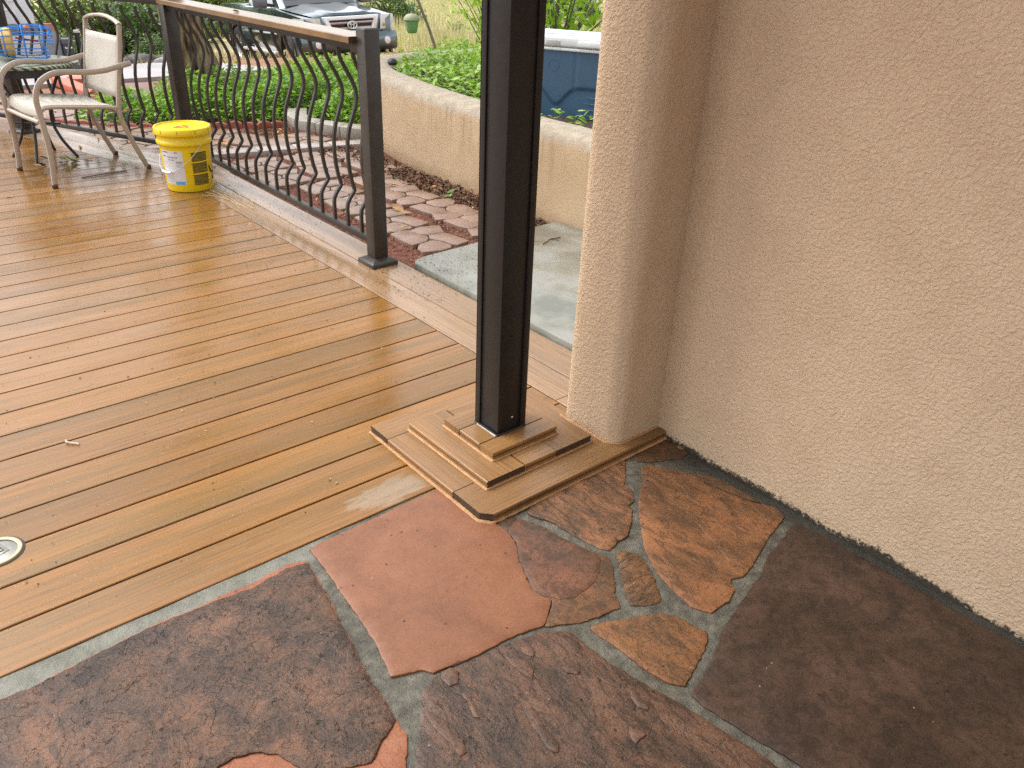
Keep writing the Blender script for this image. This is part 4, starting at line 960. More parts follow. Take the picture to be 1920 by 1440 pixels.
b.grid([[(.02,DC,0),(.02,DC,HC)],[(.02,0,0),(.02,-.01,HC)]]); b.grid([[(LC-.02,0,0),(LC-.02,-.01,HC)],[(LC-.02,DC,0),(LC-.02,DC,HC)]]); b.grid([[(.02,DC,0),(LC-.02,DC,0)],[(.02,DC,HC),(LC-.02,DC,HC)]])
b.build('body', BLUEC, co, smooth=45)
b = MB(); b.tube([(.245+.034*math.cos(a),-.0105,.315+.034*math.sin(a)) for a in np.linspace(0,2*math.pi,29)], .0018, 5); b.build('emblem_ring', BLUEC, co)
for k in range(5):
    b = MB(); b.tube([(.47+.0*k-.012*k,-.004,.135-.036*k),(.60,-.012,.130-.036*k)], [.001,.006], 6); b.build('grip_rib', BLUEC, co)
b = MB(); b.box((.0,-.022,HC+.001),(LC,DC+.01,HC+.020)); b.build('rim', WHC, co, bevel=.006)
b = MB(); b.box((.0,-.026,HC+.023),(LC,DC+.012,HC+.085)); b.build('lid', WHC, co, bevel=.014, bseg=3)
b = MB(); b.box((.40,-.034,HC+.030),(LC-.02,-.02,HC+.066)); b.build('lid_step', WHC, co, bevel=.006)
b = MB(); b.box((.195,-.0285,HC+.030),(.285,-.0262,HC+.060)); b.build('latch_recess', simple("grey_latch",(.42,.43,.40),.5), co, bevel=.001)
for k,(x,y) in enumerate(((.18,.10),(.27,.22),(.31,.08),(.50,.20),(.62,.10))):
    b = MB(); b.lathe([(.0001,HC+.0853),(.032,HC+.0853),(.034,HC+.0862),(.0001,HC+.0862)], 20); o = b.build('cup_recess', simple("grey_cup_recess",(.30,.32,.33),.5) if k==0 else bpy.data.materials["grey_cup_recess"], co); o.location=(x,y,0)

# ------------------------------------------------------------------ hanging acorn feeder on its leaning pole
fe = empty('bird_feeder', (3.84,6.785,.56)); tag(fe, 'green acorn shaped bird feeder hanging beside a leaning pole', 'bird feeder')
fz = .45
FG = simple("green_feeder_glaze", (.17,.30,.13), .4, var=.08); FT = simple("olive_feeder_cap", (.26,.29,.18), .6, var=.15, bumpd=.003)
b = MB(); b.lathe([(.0001,fz),(.045,fz+.001),(.056,fz+.012),(.066,fz+.06),(.078,fz+.13),(.0001,fz+.135)], 28); o = b.build('cup', FG); o.location=(3.84,6.785,0); child(o, fe)
b = MB(); b.lathe([(.0001,fz+.128),(.086,fz+.128),(.094,fz+.140),(.088,fz+.165),(.062,fz+.190),(.03,fz+.202),(.012,fz+.206),(.010,fz+.225),(.0001,fz+.23)], 28); o = b.build('cap', FT); o.location=(3.84,6.785,0); child(o, fe)
b = MB(); b.tube(cr([(3.84,6.785,fz+.22),(3.81,6.80,fz+.32),(3.80,6.80,fz+.42)],4), .004, 6); b.tube(cr([(3.84,6.785,fz+.22),(3.87,6.77,fz+.30),(3.865,6.77,fz+.42)],4), .004, 6); child(b.build('hanger', simple("green_wire",(.03,.12,.06),.5)), fe)
b = MB(); b.lathe([(.006,fz+.42),(.014,fz+.44),(.006,fz+.5)],8); o=b.build('hook', TWIG); o.location=(3.835,6.785,0); child(o, fe)
fpole = empty('feeder_pole', (4.08,6.58,.0)); tag(fpole, 'weathered leaning wooden pole beside the acorn feeder', 'pole')
b = MB(); b.tube([(4.10,6.55,.05),(3.99,6.66,.50),(3.80,6.79,1.05)], .016, 8); child(b.build('pole', simple("weathered_pole",(.20,.15,.11),.8,var=.25)), fpole)
b = MB(); b.tube([(3.80,6.79,1.04),(3.835,6.785,.96)], .006, 6); child(b.build('hanger_arm', TWIG), fpole)
# small dark cap lamp on the end of the planter wall
lp = empty('garden_lamp', (1.955,4.235,.505)); tag(lp, 'small black cap light on the far end of the planter wall', 'garden light')
b = MB(); b.lathe([(.030,0),(.034,.006),(.042,.02),(.036,.038),(.018,.050),(.0001,.052)], 16); b.build('cap', BLKM, lp); b = MB(); b.lathe([(.02,.0),(.02,.01)],10); b.build('stem', BLKM, lp)
# ------------------------------------------------------------------ ground cover beds (uncountable leaves)
bedA = [(-.05,5.95),(.14,5.62),(.52,5.33),(.85,5.29),(1.16,5.07),(1.36,5.06),(1.55,5.30),(1.72,5.22),(1.58,4.95),(1.56,4.80),(1.62,4.68),(1.70,4.48),(1.80,4.33),(1.90,4.55),(2.08,4.82),(2.42,4.97),(3.6,5.02),(6,4.8),(8.5,5.4),(8.5,8.6),(6.2,8.1),(4.6,7.45),(3.4,6.95),(2.4,6.95),(1.5,6.55),(.75,6.2),(.25,6.1)]
def edge_dist(x, y, poly):
    d = 9; n = len(poly); p = Vector((x,y))
    for i in range(n):
        a = Vector(poly[i-1]); c = Vector(poly[i]); ab = c-a; t = max(0,min(1,(p-a).dot(ab)/ab.length_squared)); d = min(d,(p-a-ab*t).length)
    return d
def bed(name, poly, n, hmax, z0, L, mat, label, clip=None, ramp=.22, parentmesh=True):
    xs = [p[0] for p in poly]; ys = [p[1] for p in poly]; P = []; rs = random.Random(len(poly)+n)
    while len(P) < n:
        x, y = rs.uniform(min(xs),max(xs)), rs.uniform(min(ys),max(ys))
        if not inside((x,y), poly): continue
        if x > 5.2 and rs.random() < .75: continue
        e = edge_dist(x,y,poly); h = hmax*min(1,(e/ramp))**.55*(.70+.45*noise.noise(Vector((x*2.6,y*2.6,1)))+.25*noise.noise(Vector((x*7,y*7,5))))
        f = rs.random()**.45
        P.append((x,y,z0+.015+max(.03,h)*f))
    P = np.array(P); m = len(P); Ls = rng.uniform(L*.65,L*1.25,m)
    V,F = leaf_geo(P, Ls, Ls*rng.uniform(.45,.68,m), rng.uniform(0,6.28,m), rng.normal(.15,.36,m), rng.normal(0,.30,m))
    o = np_mesh(name, V, F, mat); return tag(o, label, kind='stuff')
bed('ground_cover', bedA, 40000, .34, -.03, .056, GLEAF, 'dense bright green leafy ground cover behind the railing')
b = MB(); b.prism([(p[0],p[1]) for p in bedA], -.06, -.015); tag(b.build('bed_soil', DARKSOIL), 'dark soil of the leafy bed', kind='structure')
bedB = [(1.66,2.62),(1.72,3.1),(1.80,3.55),(1.90,3.98),(2.03,4.32),(2.22,4.55),(2.6,4.68),(3.5,4.70),(4.6,4.6),(5.6,4.4),(5.6,2.6),(2.6,2.95),(2.1,2.75)]
bed('planter_cover', bedB, 9500, .20, .40, .060, GLEAF2, 'pale edged green ground cover spilling over the planter wall', ramp=.15)
bedC = [(1.70,1.8),(1.68,2.35),(1.80,2.42),(1.93,2.0),(1.95,1.75)]
bed('planter_weeds', bedC, 60, .10, .40, .055, GLEAF2, 'few small green leaves growing at the foot of the cooler', ramp=.1)
# shrub of arching twigs in the planter
def shrub(name, label, base, n, hh, spread, L, mat, seed, group=None, lean=(0,0), per=26, tr=.006, zz=None):
    rs = random.Random(seed); nr = np.random.default_rng(seed)
    root = empty(name, base); tag(root, label, 'shrub', group); st = MB(); P = []
    for k in range(n):
        a = rs.uniform(0,6.28); rr = spread*math.sqrt(rs.random()); h = hh*rs.uniform(.6,1.1)
        tip = Vector((math.cos(a)*rr+lean[0]*h, math.sin(a)*rr+lean[1]*h, h)); mid = tip*.5+Vector((rs.uniform(-.1,.1)*spread,rs.uniform(-.1,.1)*spread,hh*.10))
        pth = cr([(rs.uniform(-.04,.04),rs.uniform(-.04,.04),0), mid, tip], 5); st.tube(pth, [tr*(1-.8*i/(len(pth)-1)) for i in range(len(pth))], 5)
        for q in range(per):
            t = rs.uniform(.22,1.0); i = min(int(t*(len(pth)-1)), len(pth)-2); p = pth[i].lerp(pth[i+1], t*(len(pth)-1)-i)
            s = spread*.16; P.append((p.x+rs.gauss(0,s),p.y+rs.gauss(0,s),max(.02,p.z+rs.gauss(0,s*.8))))
    st.build('stems', TWIG, root); P = np.array(P); m = len(P); Ls = nr.uniform(L*.6,L*1.2,m)
    V,F = leaf_geo(P, Ls, Ls*nr.uniform(.35,.6,m), nr.uniform(0,6.28,m), nr.normal(.1,.6,m), nr.normal(0,.5,m))
    np_mesh('leaves', V, F, mat, root); return root
shrub('planter_shrub', 'loose twiggy green shrub in the planter just behind the wall', (2.35,3.35,.42), 22, .85, .42, .062, SHLEAF, 3, lean=(-.22,.08), per=24)
shrub('bright_shrub', 'bright lime green shrub behind the blue cooler', (3.25,3.75,.42), 26, 1.0, .75, .10, SHLEAF, 8, per=34, tr=.010)

# ------------------------------------------------------------------ leaning tree
tr = empty('tree', (1.30,6.42,-.03)); tag(tr, 'leaning tree with furrowed brown bark rising from the leafy bed', 'tree')
axis = cr([(1.30,6.42,-.1),(1.255,6.42,.12),(1.17,6.43,.45),(1.07,6.45,.95),(.93,6.5,1.6),(.80,6.6,2.4),(.75,6.7,3.2)], 6)
rad = [.235,.205,.175,.155,.145,.13,.10]
b = MB(); rows = []
for i,p in enumerate(axis):
    t = i/(len(axis)-1)*(len(rad)-1); k = min(int(t),len(rad)-2); r0 = rad[k]+(rad[k+1]-rad[k])*(t-k)
    row = []
    for q in range(40):
        a = 2*math.pi*q/40; d = noise.noise(Vector((math.cos(a)*3.4,math.sin(a)*3.4,p.z*.9)))+.5*abs(noise.noise(Vector((math.cos(a)*8,math.sin(a)*8,p.z*1.6))))
        rr = r0*(1+.17*d); row.append((p.x+rr*math.cos(a),p.y+rr*math.sin(a),p.z))
    rows.append(row+[row[0]])
b.grid(rows); o = b.build('trunk', BARK, smooth=60); child(o, tr)
top = axis[-1]; rs = random.Random(2); P = []
for k in range(9):
    a = rs.uniform(0,6.28); tip = top+Vector((math.cos(a)*rs.uniform(.9,1.9),math.sin(a)*rs.uniform(.9,1.9),rs.uniform(.5,2.0)))
    pth = cr([top-Vector((0,0,.5)), top.lerp(tip,.5)+Vector((0,0,.25)), tip],5); b = MB(); b.tube(pth,[.07*(1-.85*i/(len(pth)-1)) for i in range(len(pth))],7); child(b.build('limb', BARK), tr)
    for q in range(330):
        c = pth[rs.randrange(4,len(pth))]; P.append((c.x+rs.gauss(0,.45),c.y+rs.gauss(0,.45),c.z+rs.gauss(0,.35)))
P = np.array(P); m = len(P); Ls = rng.uniform(.06,.12,m); V,F = leaf_geo(P,Ls,Ls*.5,rng.uniform(0,6.28,m),rng.normal(0,.6,m),rng.normal(0,.5,m)); child(np_mesh('crown', V, F, BUSHLEAF), tr)

# ------------------------------------------------------------------ bushes and dry grass beyond the driveway
def bush_proto(mat, seed, n=5200):
    nr = np.random.default_rng(seed); 
    d = nr.normal(size=(n,3)); d /= np.linalg.norm(d,axis=1)[:,None]; d[:,2] = np.abs(d[:,2])
    lump = np.array([.72+.42*noise.noise(Vector(v*2.1+seed*3.7))+.22*noise.noise(Vector(v*5.+seed)) for v in d])
    rr = lump*nr.uniform(.35,1,n)**.35
    P = d*rr[:,None]; P[:,2] *= 1.15; L = nr.uniform(.05,.11,n)
    V,F = leaf_geo(P, L, L*.55, nr.uniform(0,6.28,n), nr.normal(.1,.6,n), nr.normal(0,.5,n))
    return V,F
protos = []
for k in range(3):
    root = empty('bush', (0,0,0)); V,F = bush_proto(BUSHLEAF, k+1); np_mesh('leaves', V, F, BUSHLEAF2 if k==1 else BUSHLEAF, root)
    st = MB(); rs = random.Random(k)
    for q in range(9):
        a = rs.uniform(0,6.28); st.tube([(0,0,-.1),(math.cos(a)*.25,math.sin(a)*.25,.4),(math.cos(a)*.6,math.sin(a)*.6,.75)],[.03,.02,.006],5)
    st.build('stems', TWIG, root); protos.append(root)
BS = [(1.5,17.4,1.5,'broad dark green bush rising behind the white trailer'),(3.1,18.3,1.6,'pale olive bush just right of the white trailer'),(4.4,17.7,1.35,'dense green bush seen above the chair back'),(5.3,20.5,1.9,'large green bush behind the tree trunk'),
 (2.2,15.9,.75,'low olive scrub bush at the edge of the soil bank'),(4.0,16.3,.6,'small dark scrub bush above the dark rock'),(-1.2,18.5,1.9,'tall dark bush behind the trailer roof'),(7.4,23,2.2,'broad bush behind the tailgate of the truck'),(10.4,24,1.9,'olive bush in the dry grass beyond the bonnet'),(13.6,22.5,1.3,'round bush in the dry field above the feeder'),(15.5,17.8,1.1,'green bush in the dry field behind the planter shrub'),(19,20,1.6,'olive bush in the dry field beyond the cooler'),(12.4,17.6,.55,'low scrub clump in the grass right of the truck')]
for k,(x,y,s,lab) in enumerate(BS):
    o = protos[k] if k < 3 else copy_tree(protos[k%3])
    o.location = (x,y,gz(x,y)-.05); o.scale = (s,s,s*.95); o.rotation_euler = (0,0,k*1.3); tag(o, lab, 'bush', 'bushes beyond the driveway')
# far trees closing the view (only seen from other positions)
for k,(x,y,s) in enumerate(((-14,34,4.5),(-4,38,5),(6,42,5.5),(16,40,4.8),(27,38,5.2),(38,30,5))):
    o = copy_tree(protos[k%3]); o.location=(x,y,gz(x,y)-.3); o.scale=(s*1.1,s,s); o.rotation_euler=(0,0,k); tag(o, ['wide dark tree mass behind the trailer','tall tree mass beyond the far bushes','tree mass straight beyond the truck','tree mass beyond the dry field','broad tree mass right across the field','last tree mass at the right end of the field'][k], 'tree', 'trees closing the field')
n = 52000; X = rng.uniform(4.5,30,n); Y = 12.2+ (rng.random(n)**1.35)*26
keep = (X > 6.6+ (Y-12)*.05) & (((X-6.2)**2/6+(Y-14.8)**2/12) > 1) & (rng.random(n) < np.clip((X-6)/3,.15,1))
X, Y = X[keep], Y[keep]; Z = np.array([gz(x,y)-.03 for x,y in zip(X,Y)]); m = len(X)
L = rng.uniform(.22,.65,m); V,F = leaf_geo(np.stack([X,Y,Z],1), L, np.full(m,.022), rng.uniform(0,6.28,m), rng.normal(1.35,.25,m), rng.normal(0,.2,m))
tag(np_mesh('dry_grass', V, F, DRYG), 'tall pale dry grass covering the field', kind='stuff')
n = 9000; X = rng.uniform(-3,8,n); Y = rng.uniform(12.3,18,n); keep = rng.random(n) < np.clip(.15+.6*np.sin(X*2.2+Y)**2,0,1); X,Y = X[keep],Y[keep]
Z = np.array([gz(x,y)-.02 for x,y in zip(X,Y)]); m = len(X); L = rng.uniform(.06,.28,m); V,F = leaf_geo(np.stack([X,Y,Z],1), L, np.full(m,.016), rng.uniform(0,6.28,m), rng.normal(1.1,.4,m), rng.normal(0,.3,m))
tag(np_mesh('bank_grass', V, F, DRYG), 'thin dry grass and weeds on the soil bank', kind='stuff')
# litter and mulch chips
def chips(name, label, boxes, n, size, mat, zf):
    P = []
    for (x0,x1,y0,y1,k) in boxes:
        for _ in range(int(n*k)):
            x,y = random.uniform(x0,x1), random.uniform(y0,y1); P.append((x,y,zf(x,y)))
    P = np.array(P); m = len(P); L = rng.uniform(size*.4,size*1.5,m)
    V,F = leaf_geo(P, L, L*rng.uniform(.25,.7,m), rng.uniform(0,6.28,m), rng.normal(0,.35,m), rng.normal(0,.5,m), fold=.4); return tag(np_mesh(name,V,F,mat), label, kind='stuff')
MULCH = leaf_mat("mulch_chip", [(.30,.12,.08),(.20,.07,.045),(.12,.05,.032),(.36,.17,.11),(.16,.06,.04)], .02, .8)
MULCHD = leaf_mat("bark_mulch_chip", [(.09,.045,.028),(.16,.075,.04),(.05,.028,.02),(.22,.11,.06),(.12,.06,.03)], .02, .85)
chips('mulch', 'red lava mulch between the pavers and along the border', [(.325,1.0,1.6,5.2,.55),(.45,1.5,4.2,5.0,.3),(-.6,.6,4.4,7,.15)], 15000, .016, MULCH, lambda x,y: -.026+.007*random.random())
chips('bark_mulch', 'dark bark mulch along the foot of the planter wall', [(1.15,1.40,1.7,4.2,1)], 5200, .028, MULCHD, lambda x,y: -.022+.02*random.random()*max(0,min(1,(x-1.05)*3)))
LIT = leaf_mat("fallen_leaf", [(.42,.20,.07),(.50,.30,.10),(.25,.10,.05),(.36,.25,.14),(.55,.40,.18)], .15, .7)
chips('leaf_litter', 'scattered dry leaves on the path and the soil bank', [(.4,1.35,1.7,4.9,.06),(-2,8,12,17,.9),(-.3,.9,4.4,6,.04)], 900, .06, LIT, lambda x,y: gz(x,y)+(.035 if y<8 else .02))
SPK = leaf_mat("dark_specks", [(.03,.02,.015),(.06,.035,.02),(.12,.07,.04),(.45,.38,.25)], .0, .8)
chips('deck_debris', 'tiny dark crumbs of dirt scattered on the deck and slab', [(-2.6,.3,.1,5.0,.5),(.05,.45,1.1,1.65,.22),(.33,.75,1.25,1.6,.1),(-.9,.1,3.4,5.0,.2),(.0,.3,2.2,3.6,.15)], 1900, .0075, SPK, lambda x,y: .0035+(.021 if x>.33 else 0))
# single leaves, sticks and straws worth telling apart
def leaf_thing(name, label, cat, x, y, L, yaw, mat, z=.006, n=1, group=None, tilt=.15, spread=.03):
    nr = np.random.default_rng(int(abs(x*991+y*77))); P = np.stack([x*0+nr.normal(0,spread if n>1 else 0,n), nr.normal(0,spread if n>1 else 0,n), np.full(n,0.)+nr.uniform(0,.02,n)*(n>1)],1)
    V,F = leaf_geo(P, np.full(n,L)*nr.uniform(.7,1.2,n), np.full(n,L*.55), nr.uniform(-.6,.6,n)*(n>1)*4+yaw, np.full(n,tilt)*nr.uniform(-1,2,n), nr.normal(0,.35,n)); o = np_mesh(name,V,F,mat); o.location=(x,y,z); return tag(o,label,cat,group)
YL = leaf_mat("yellow_green_leaf", [(.30,.36,.06),(.45,.42,.09),(.20,.26,.05)], .25, .5); OL = leaf_mat("orange_leaf", [(.55,.20,.04),(.62,.28,.06)], .2, .6); GL = leaf_mat("fresh_leaf", [(.10,.20,.05),(.14,.25,.06)], .2, .5)
leaf_thing('leaf_clump','wilted yellow green leaf clump on the deck under the chair','leaves', -.46,4.40,.085,.4,YL,n=9,tilt=.5)
leaf_thing('twig_heap','dark wet leaves heaped beside the yellow green clump','leaves', -.56,4.36,.08,1.2,SPK,n=12,tilt=.25,spread=.05)
leaf_thing('fallen_leaf','orange leaf lying on the path behind the bucket','leaf', .62,4.36,.15,.3,OL,z=.006)
leaf_thing('fallen_leaf','orange leaf on the dark mulch behind the block border','leaf', 1.20,4.55,.11,1.2,OL,z=-.015)
leaf_thing('fallen_leaf','pair of green leaves on the bark mulch by the planter wall','leaf', 1.20,2.43,.06,2.6,GL,z=-.005,n=3,spread=.02)
leaf_thing('fallen_leaf','single green leaf at the edge of the pavers','leaf', 1.17,2.98,.06,.6,GL,z=-.01)
leaf_thing('fallen_leaf','tan leaf on the mulch between two pavers beside the post','leaf', .80,2.33,.09,.2,LIT,z=-.012,n=3,spread=.02)
leaf_thing('fallen_leaf','dry orange leaf on the deck near the leaf clump','leaf', -.30,4.42,.07,.9,OL)
leaf_thing('fallen_leaf','pale dry leaf at the left edge of the deck','leaf', -.93,3.73,.06,.5,LIT)
leaf_thing('fallen_leaf','dry leaf resting on the tan railing cap','leaf', .20,2.93,.05,.4,LIT,z=1.012)
leaf_thing('fallen_leaf','rusty leaf on the bark mulch close to the wall','leaf', 1.27,2.68,.06,2.,OL,z=-.003)
b = MB(); b.tube(cr([(-1.372,.868,.004),(-1.375,.853,.007),(-1.362,.838,.005),(-1.352,.829,.005),(-1.349,.822,.004)],4), .0028, 6); tag(b.build('twig', simple("pale_twig",(.50,.40,.30),.7,var=.3)), 'short pale twig lying across a deck board', 'twig')
b = MB(); b.tube(cr([(-.50,3.98,.004),(-.38,3.99,.006),(-.22,4.01,.004)],4), .003, 5); tag(b.build('twig', simple("dark_twig",(.07,.04,.025),.7)), 'thin dark stick on the deck in front of the chair legs', 'twig')
b = MB(); b.tube([(1.02,1.37,.024),(1.10,1.40,.027),(1.17,1.40,.024)], .003, 5); b.tube([(1.10,1.40,.026),(1.13,1.37,.024)], .002, 5); tag(b.build('twig', bpy.data.materials["dark_twig"]), 'dark twig lying on the wet concrete slab', 'twig')
sw = MB(); rs = random.Random(9)
for k in range(26):
    y0 = rs.uniform(2.75,3.30); x0 = .075+rs.uniform(-.035,.055); l = rs.uniform(.10,.34); a = R(90)+rs.gauss(0,.16)
    sw.tube(cr([(x0,y0,.003+rs.random()*.004),(x0+math.cos(a)*l*.5+rs.gauss(0,.006),y0+math.sin(a)*l*.5,.006),(x0+math.cos(a)*l,y0+math.sin(a)*l,.003)],3), .0011, 4)
tag(sw.build('straw', simple("pale_straw",(.56,.44,.26),.6)), 'bundle of pale dry straws lying on the deck border beside the bucket', 'straw')
# ------------------------------------------------------------------ pickup truck (local x forward, y left, z up, origin on the ground under the front bumper)
def car_paint():
    t = NT("dark_green_paint"); v = t.obj(); n = t.noise(v, 1.2, 3)
    t.set(Base_Color=(.10,.145,.16), Metallic=.8, Roughness=.24); t.b.inputs["Coat Weight"].default_value = 1.; t.b.inputs["Coat Roughness"].default_value = .04
    t.set(Normal=t.bump(n,.004,.5)); return t.mat
PAINT = car_paint()
CHROME = simple("chrome", (.80,.81,.83), .30, metal=.35, var=.02); GLASSD = simple("dark_car_glass", (.02,.026,.03), .05, coat=1., var=.02)
TYRE = simple("tyre_rubber", (.022,.022,.024), .75, bumpd=.003, bscale=40); RIMM = simple("alloy_rim", (.50,.51,.53), .3, metal=.8); DARKP = simple("black_plastic", (.015,.015,.016), .55)
LENS = simple("headlight_lens", (.62,.64,.60), .12, coat=1., var=.12, vscale=6); AMB = simple("amber_lens", (.65,.28,.04), .2); FOGM = simple("fog_lens", (.75,.77,.78), .15, coat=1)
def pick(z0, hdg, pitch, rollv, loc):
    tk = empty('pickup_truck', loc); tk.rotation_euler = (rollv, pitch, hdg); return tk
tk = empty('pickup_truck', (6.26,12.28,-.85)); tk.rotation_mode = 'XYZ'; tk.rotation_euler = (R(2.6), R(-3.2), R(-97))
tag(tk, 'dark green pickup truck parked on the driveway, facing the deck', 'pickup truck')
WX = (-.87,-4.10); WZ = .385; AR = .47; HW = .90
def bodyside():
    pts = [(-.02,.50),(-.03,.93),(-.10,1.00),(-1.42,1.13),(-3.35,1.17),(-3.38,1.20),(-5.22,1.20),(-5.25,.62),(-5.05,.55)]
    for wx in (WX[1],WX[0]):
        for a in range(200,-21,-20) if False else range(-10,191,20):
            pass
    lower = []
    for wx in (WX[1],WX[0]):
        lower += [(wx-AR*math.cos(R(a))*1.0, WZ+AR*math.sin(R(a))) for a in range(8,173,15)]
    q = pts+[(-5.0,.50)]+[(WX[1]-AR,.46)]+lower[:11]+[(WX[1]+AR,.44),(-1.6,.42),(WX[0]-AR,.44)]+lower[11:]+[(WX[0]+AR,.46)]
    return q
prof = bodyside(); n = len(prof)
def inset(y, z, x):   # tumble in at the top and nose
    k = HW
    if z > 1.0: k -= (z-1.0)*.30
    if z < .55: k -= (.55-z)*.25
    if x > -.30: k -= (x+.30)**2*1.6
    return k
b = MB()
vs = [(x, inset(0,z,x), z) for x,z in prof]+[(x,-inset(0,z,x),z) for x,z in prof]
b.add(vs, [tuple(range(n)), tuple(range(2*n-1,n-1,-1))]+[((i+1)%n,i,n+i,n+(i+1)%n) for i in range(n)])
b.build('body', PAINT, tk, bevel=.035, bseg=3, smooth=50, fixn=True)
# bonnet with a raised centre
b = MB(); rows = []
for i in range(13):
    x = -.09-1.36*i/12; hw_ = .80-.14*(1-i/12)**2
    zc = 1.015+.135*(i/12)**.8; rows.append([(x+ -.05*abs(t)**2, hw_*t, zc+.055*(1-t*t)-.006*math.exp(-((abs(t)-.62)/.06)**2)+.014*math.exp(-((abs(t)-.45)/.2)**2)) for t in np.linspace(-1,1,21)])
rows.insert(0, [(p[0]+.015,p[1],p[2]-.045) for p in rows[0]])
b.grid(rows, flip=True); b.build('bonnet', PAINT, tk, smooth=60)
# cab
b = MB(); secs = [(-1.36,1.12,.80),(-1.75,1.40,.74),(-2.12,1.70,.66),(-2.35,1.755,.64),(-3.1,1.755,.64),(-3.28,1.70,.65),(-3.40,1.16,.80)]
rows = []
for x,z,hw_ in secs: rows.append([(x,-.86 if z<1.2 else -hw_-.06*(1.75-z),1.10),(x,-hw_,z-.03),(x,-hw_+.05,z),(x,hw_-.05,z),(x,hw_,z-.03),(x,.86 if z<1.2 else hw_+.06*(1.75-z),1.10)])
b.grid(rows); b.build('cab', PAINT, tk, fixn=True, smooth=40)
b = MB(); b.add([(-1.385,-.70,1.165),(-1.385,.70,1.165),(-2.085,.585,1.69),(-2.085,-.585,1.69)],[(0,1,2,3)]); b.grid([[(-1.385,-.70+1.4*t/8,1.165+.03*math.sin(math.pi*t/8)) for t in range(9)],[(-2.07,-.585+1.17*t/8,1.70) for t in range(9)]]); b.v=[(x+.008,y,z+.012) for x,y,z in b.v]; b.build('windscreen', GLASSD, tk)
for s in (1,-1):
    b = MB(); b.add([(-1.62,s*.845,1.17),(-2.38,s*.845,1.17),(-2.38,s*.675,1.66),(-2.12,s*.675,1.64)],[(0,1,2,3)]); b.add([(-2.44,s*.845,1.17),(-3.20,s*.845,1.17),(-3.12,s*.675,1.66),(-2.44,s*.675,1.66)],[(0,1,2,3)]); o = b.build('side_window', GLASSD, tk); o.location.y = s*.004
    b = MB(); b.tube(cr([(-1.55,s*.86,1.16),(-2.4,s*.865,1.155),(-3.3,s*.865,1.16)],4), .012, 6); b.build('belt_moulding', CHROME, tk)
    # door seams, handles, side trim
    for x0,x1 in ((-1.62,-2.40),(-2.43,-3.22)):
        b = MB(); b.tube([(x0,s*.905,.50),(x0,s*.905,1.0),(x0-.03,s*.875,1.14)], .006, 4); b.tube([(x1,s*.905,.50),(x1,s*.905,1.0),(x1,s*.875,1.14)], .006, 4); b.build('door_seam', DARKP, tk)
        b = MB(); b.box((x1+.08,s*.895-.02,.99),(x1+.26,s*.895+.02,1.025)); b.build('door_handle', PAINT, tk, bevel=.008)
    b = MB(); b.tube([(-1.40,s*.915,.72),(-3.55,s*.915,.72)], .022, 6); b.build('side_moulding', PAINT, tk)
    b = MB(); b.box((-1.45,s*.93-.08,.36),(-3.5,s*.93+.08,.41)); b.build('running_board', CHROME, tk, bevel=.015)
    for wx in WX:      # flared arches and dark wells
        b = MB(); pth = [(wx-(AR+.03)*math.cos(R(a)), s*(HW+.004-.03*max(0,math.sin(R(a))-.8)), WZ+(AR+.03)*math.sin(R(a))) for a in range(-6,187,12)]; b.tube(pth, .042, 8); b.build('arch_flare', PAINT, tk, smooth=60)
        b = MB(); b.add([(wx+.44*math.cos(R(a)), s*.80, WZ+.03+.44*math.sin(R(a))) for a in range(0,360,20)],[tuple(range(18))]); b.build('wheel_well', BLKP, tk)
for s in (1,-1):
    for wx in WX:
        w = empty('wheel', (0,0,0)); w.parent = tk; w.location = (wx,s*.80,WZ); w.rotation_euler = (R(90) if s<0 else R(-90),0,(R(-9) if (wx==WX[0]) else 0))
        b = MB(); b.lathe([(.235,-.11),(.30,-.125),(.365,-.11),(.385,-.07),(.387,0),(.385,.07),(.365,.11),(.30,.125),(.235,.11)], 40, closed=False); b.build('tyre', TYRE, w)
        b = MB(); b.lathe([(.24,.115),(.225,.075),(.21,.06),(.09,.06)], 40, closed=False)
        for k in range(6):
            a = R(60*k); c_,s_ = math.cos(a),math.sin(a); b.add([(.05*c_-.035*s_,.05*s_+.035*c_,.105),(.05*c_+.035*s_,.05*s_-.035*c_,.105),(.225*c_+.05*s_,.225*s_-.05*c_,.085),(.225*c_-.05*s_,.225*s_+.05*c_,.085)],[(0,1,2,3)])
        b.lathe([(.075,.06),(.075,.112),(.0001,.116)], 20, closed=False); b.build('rim', RIMM, w)
# front end
b = MB(); b.add([(.05*0+x,y,z) for x,y,z in []], [])
rows = []
for z,d in ((.40,.02),(.43,.085),(.50,.115),(.62,.12),(.70,.10),(.735,.04)):
    rows.append([(d-.20*abs(t)**3.2-.02*t*t, .93*t, z+.012*(1-t*t)) for t in np.linspace(-1,1,31)])
b.grid(rows, flip=True); b.build('front_bumper', PAINT, tk, smooth=60)
def on_front(y, base): t = y/.93; return base-.20*abs(t)**3.2-.02*t*t
b = MB(); b.box((.085,-.40,.505),(.125,.40,.60)); b.build('lower_intake', BLKP, tk, bevel=.012)
for k in range(3):
    b = MB(); b.box((.118,-.385,.523+.026*k),(.128,.385,.530+.026*k)); b.build('intake_bar', PAINT, tk)
for s in (1,-1):
    y = s*.66; x = on_front(y,.118)
    b = MB(); b.lathe([(.0001,-.01),(.105,-.01),(.105,.004),(.088,.010)], 24); o = b.build('fog_light_bezel', PAINT, tk); o.location = (x-.008,y,.575); o.rotation_euler = (0,R(90),s*R(16))
    b = MB(); b.lathe([(.0001,.0),(.066,.0),(.060,.014),(.03,.022),(.0001,.024)], 24); f2 = b.build('fog_light', FOGM, tk); f2.location = (x+.003,y,.575); f2.rotation_euler = (0,R(90),s*R(16))
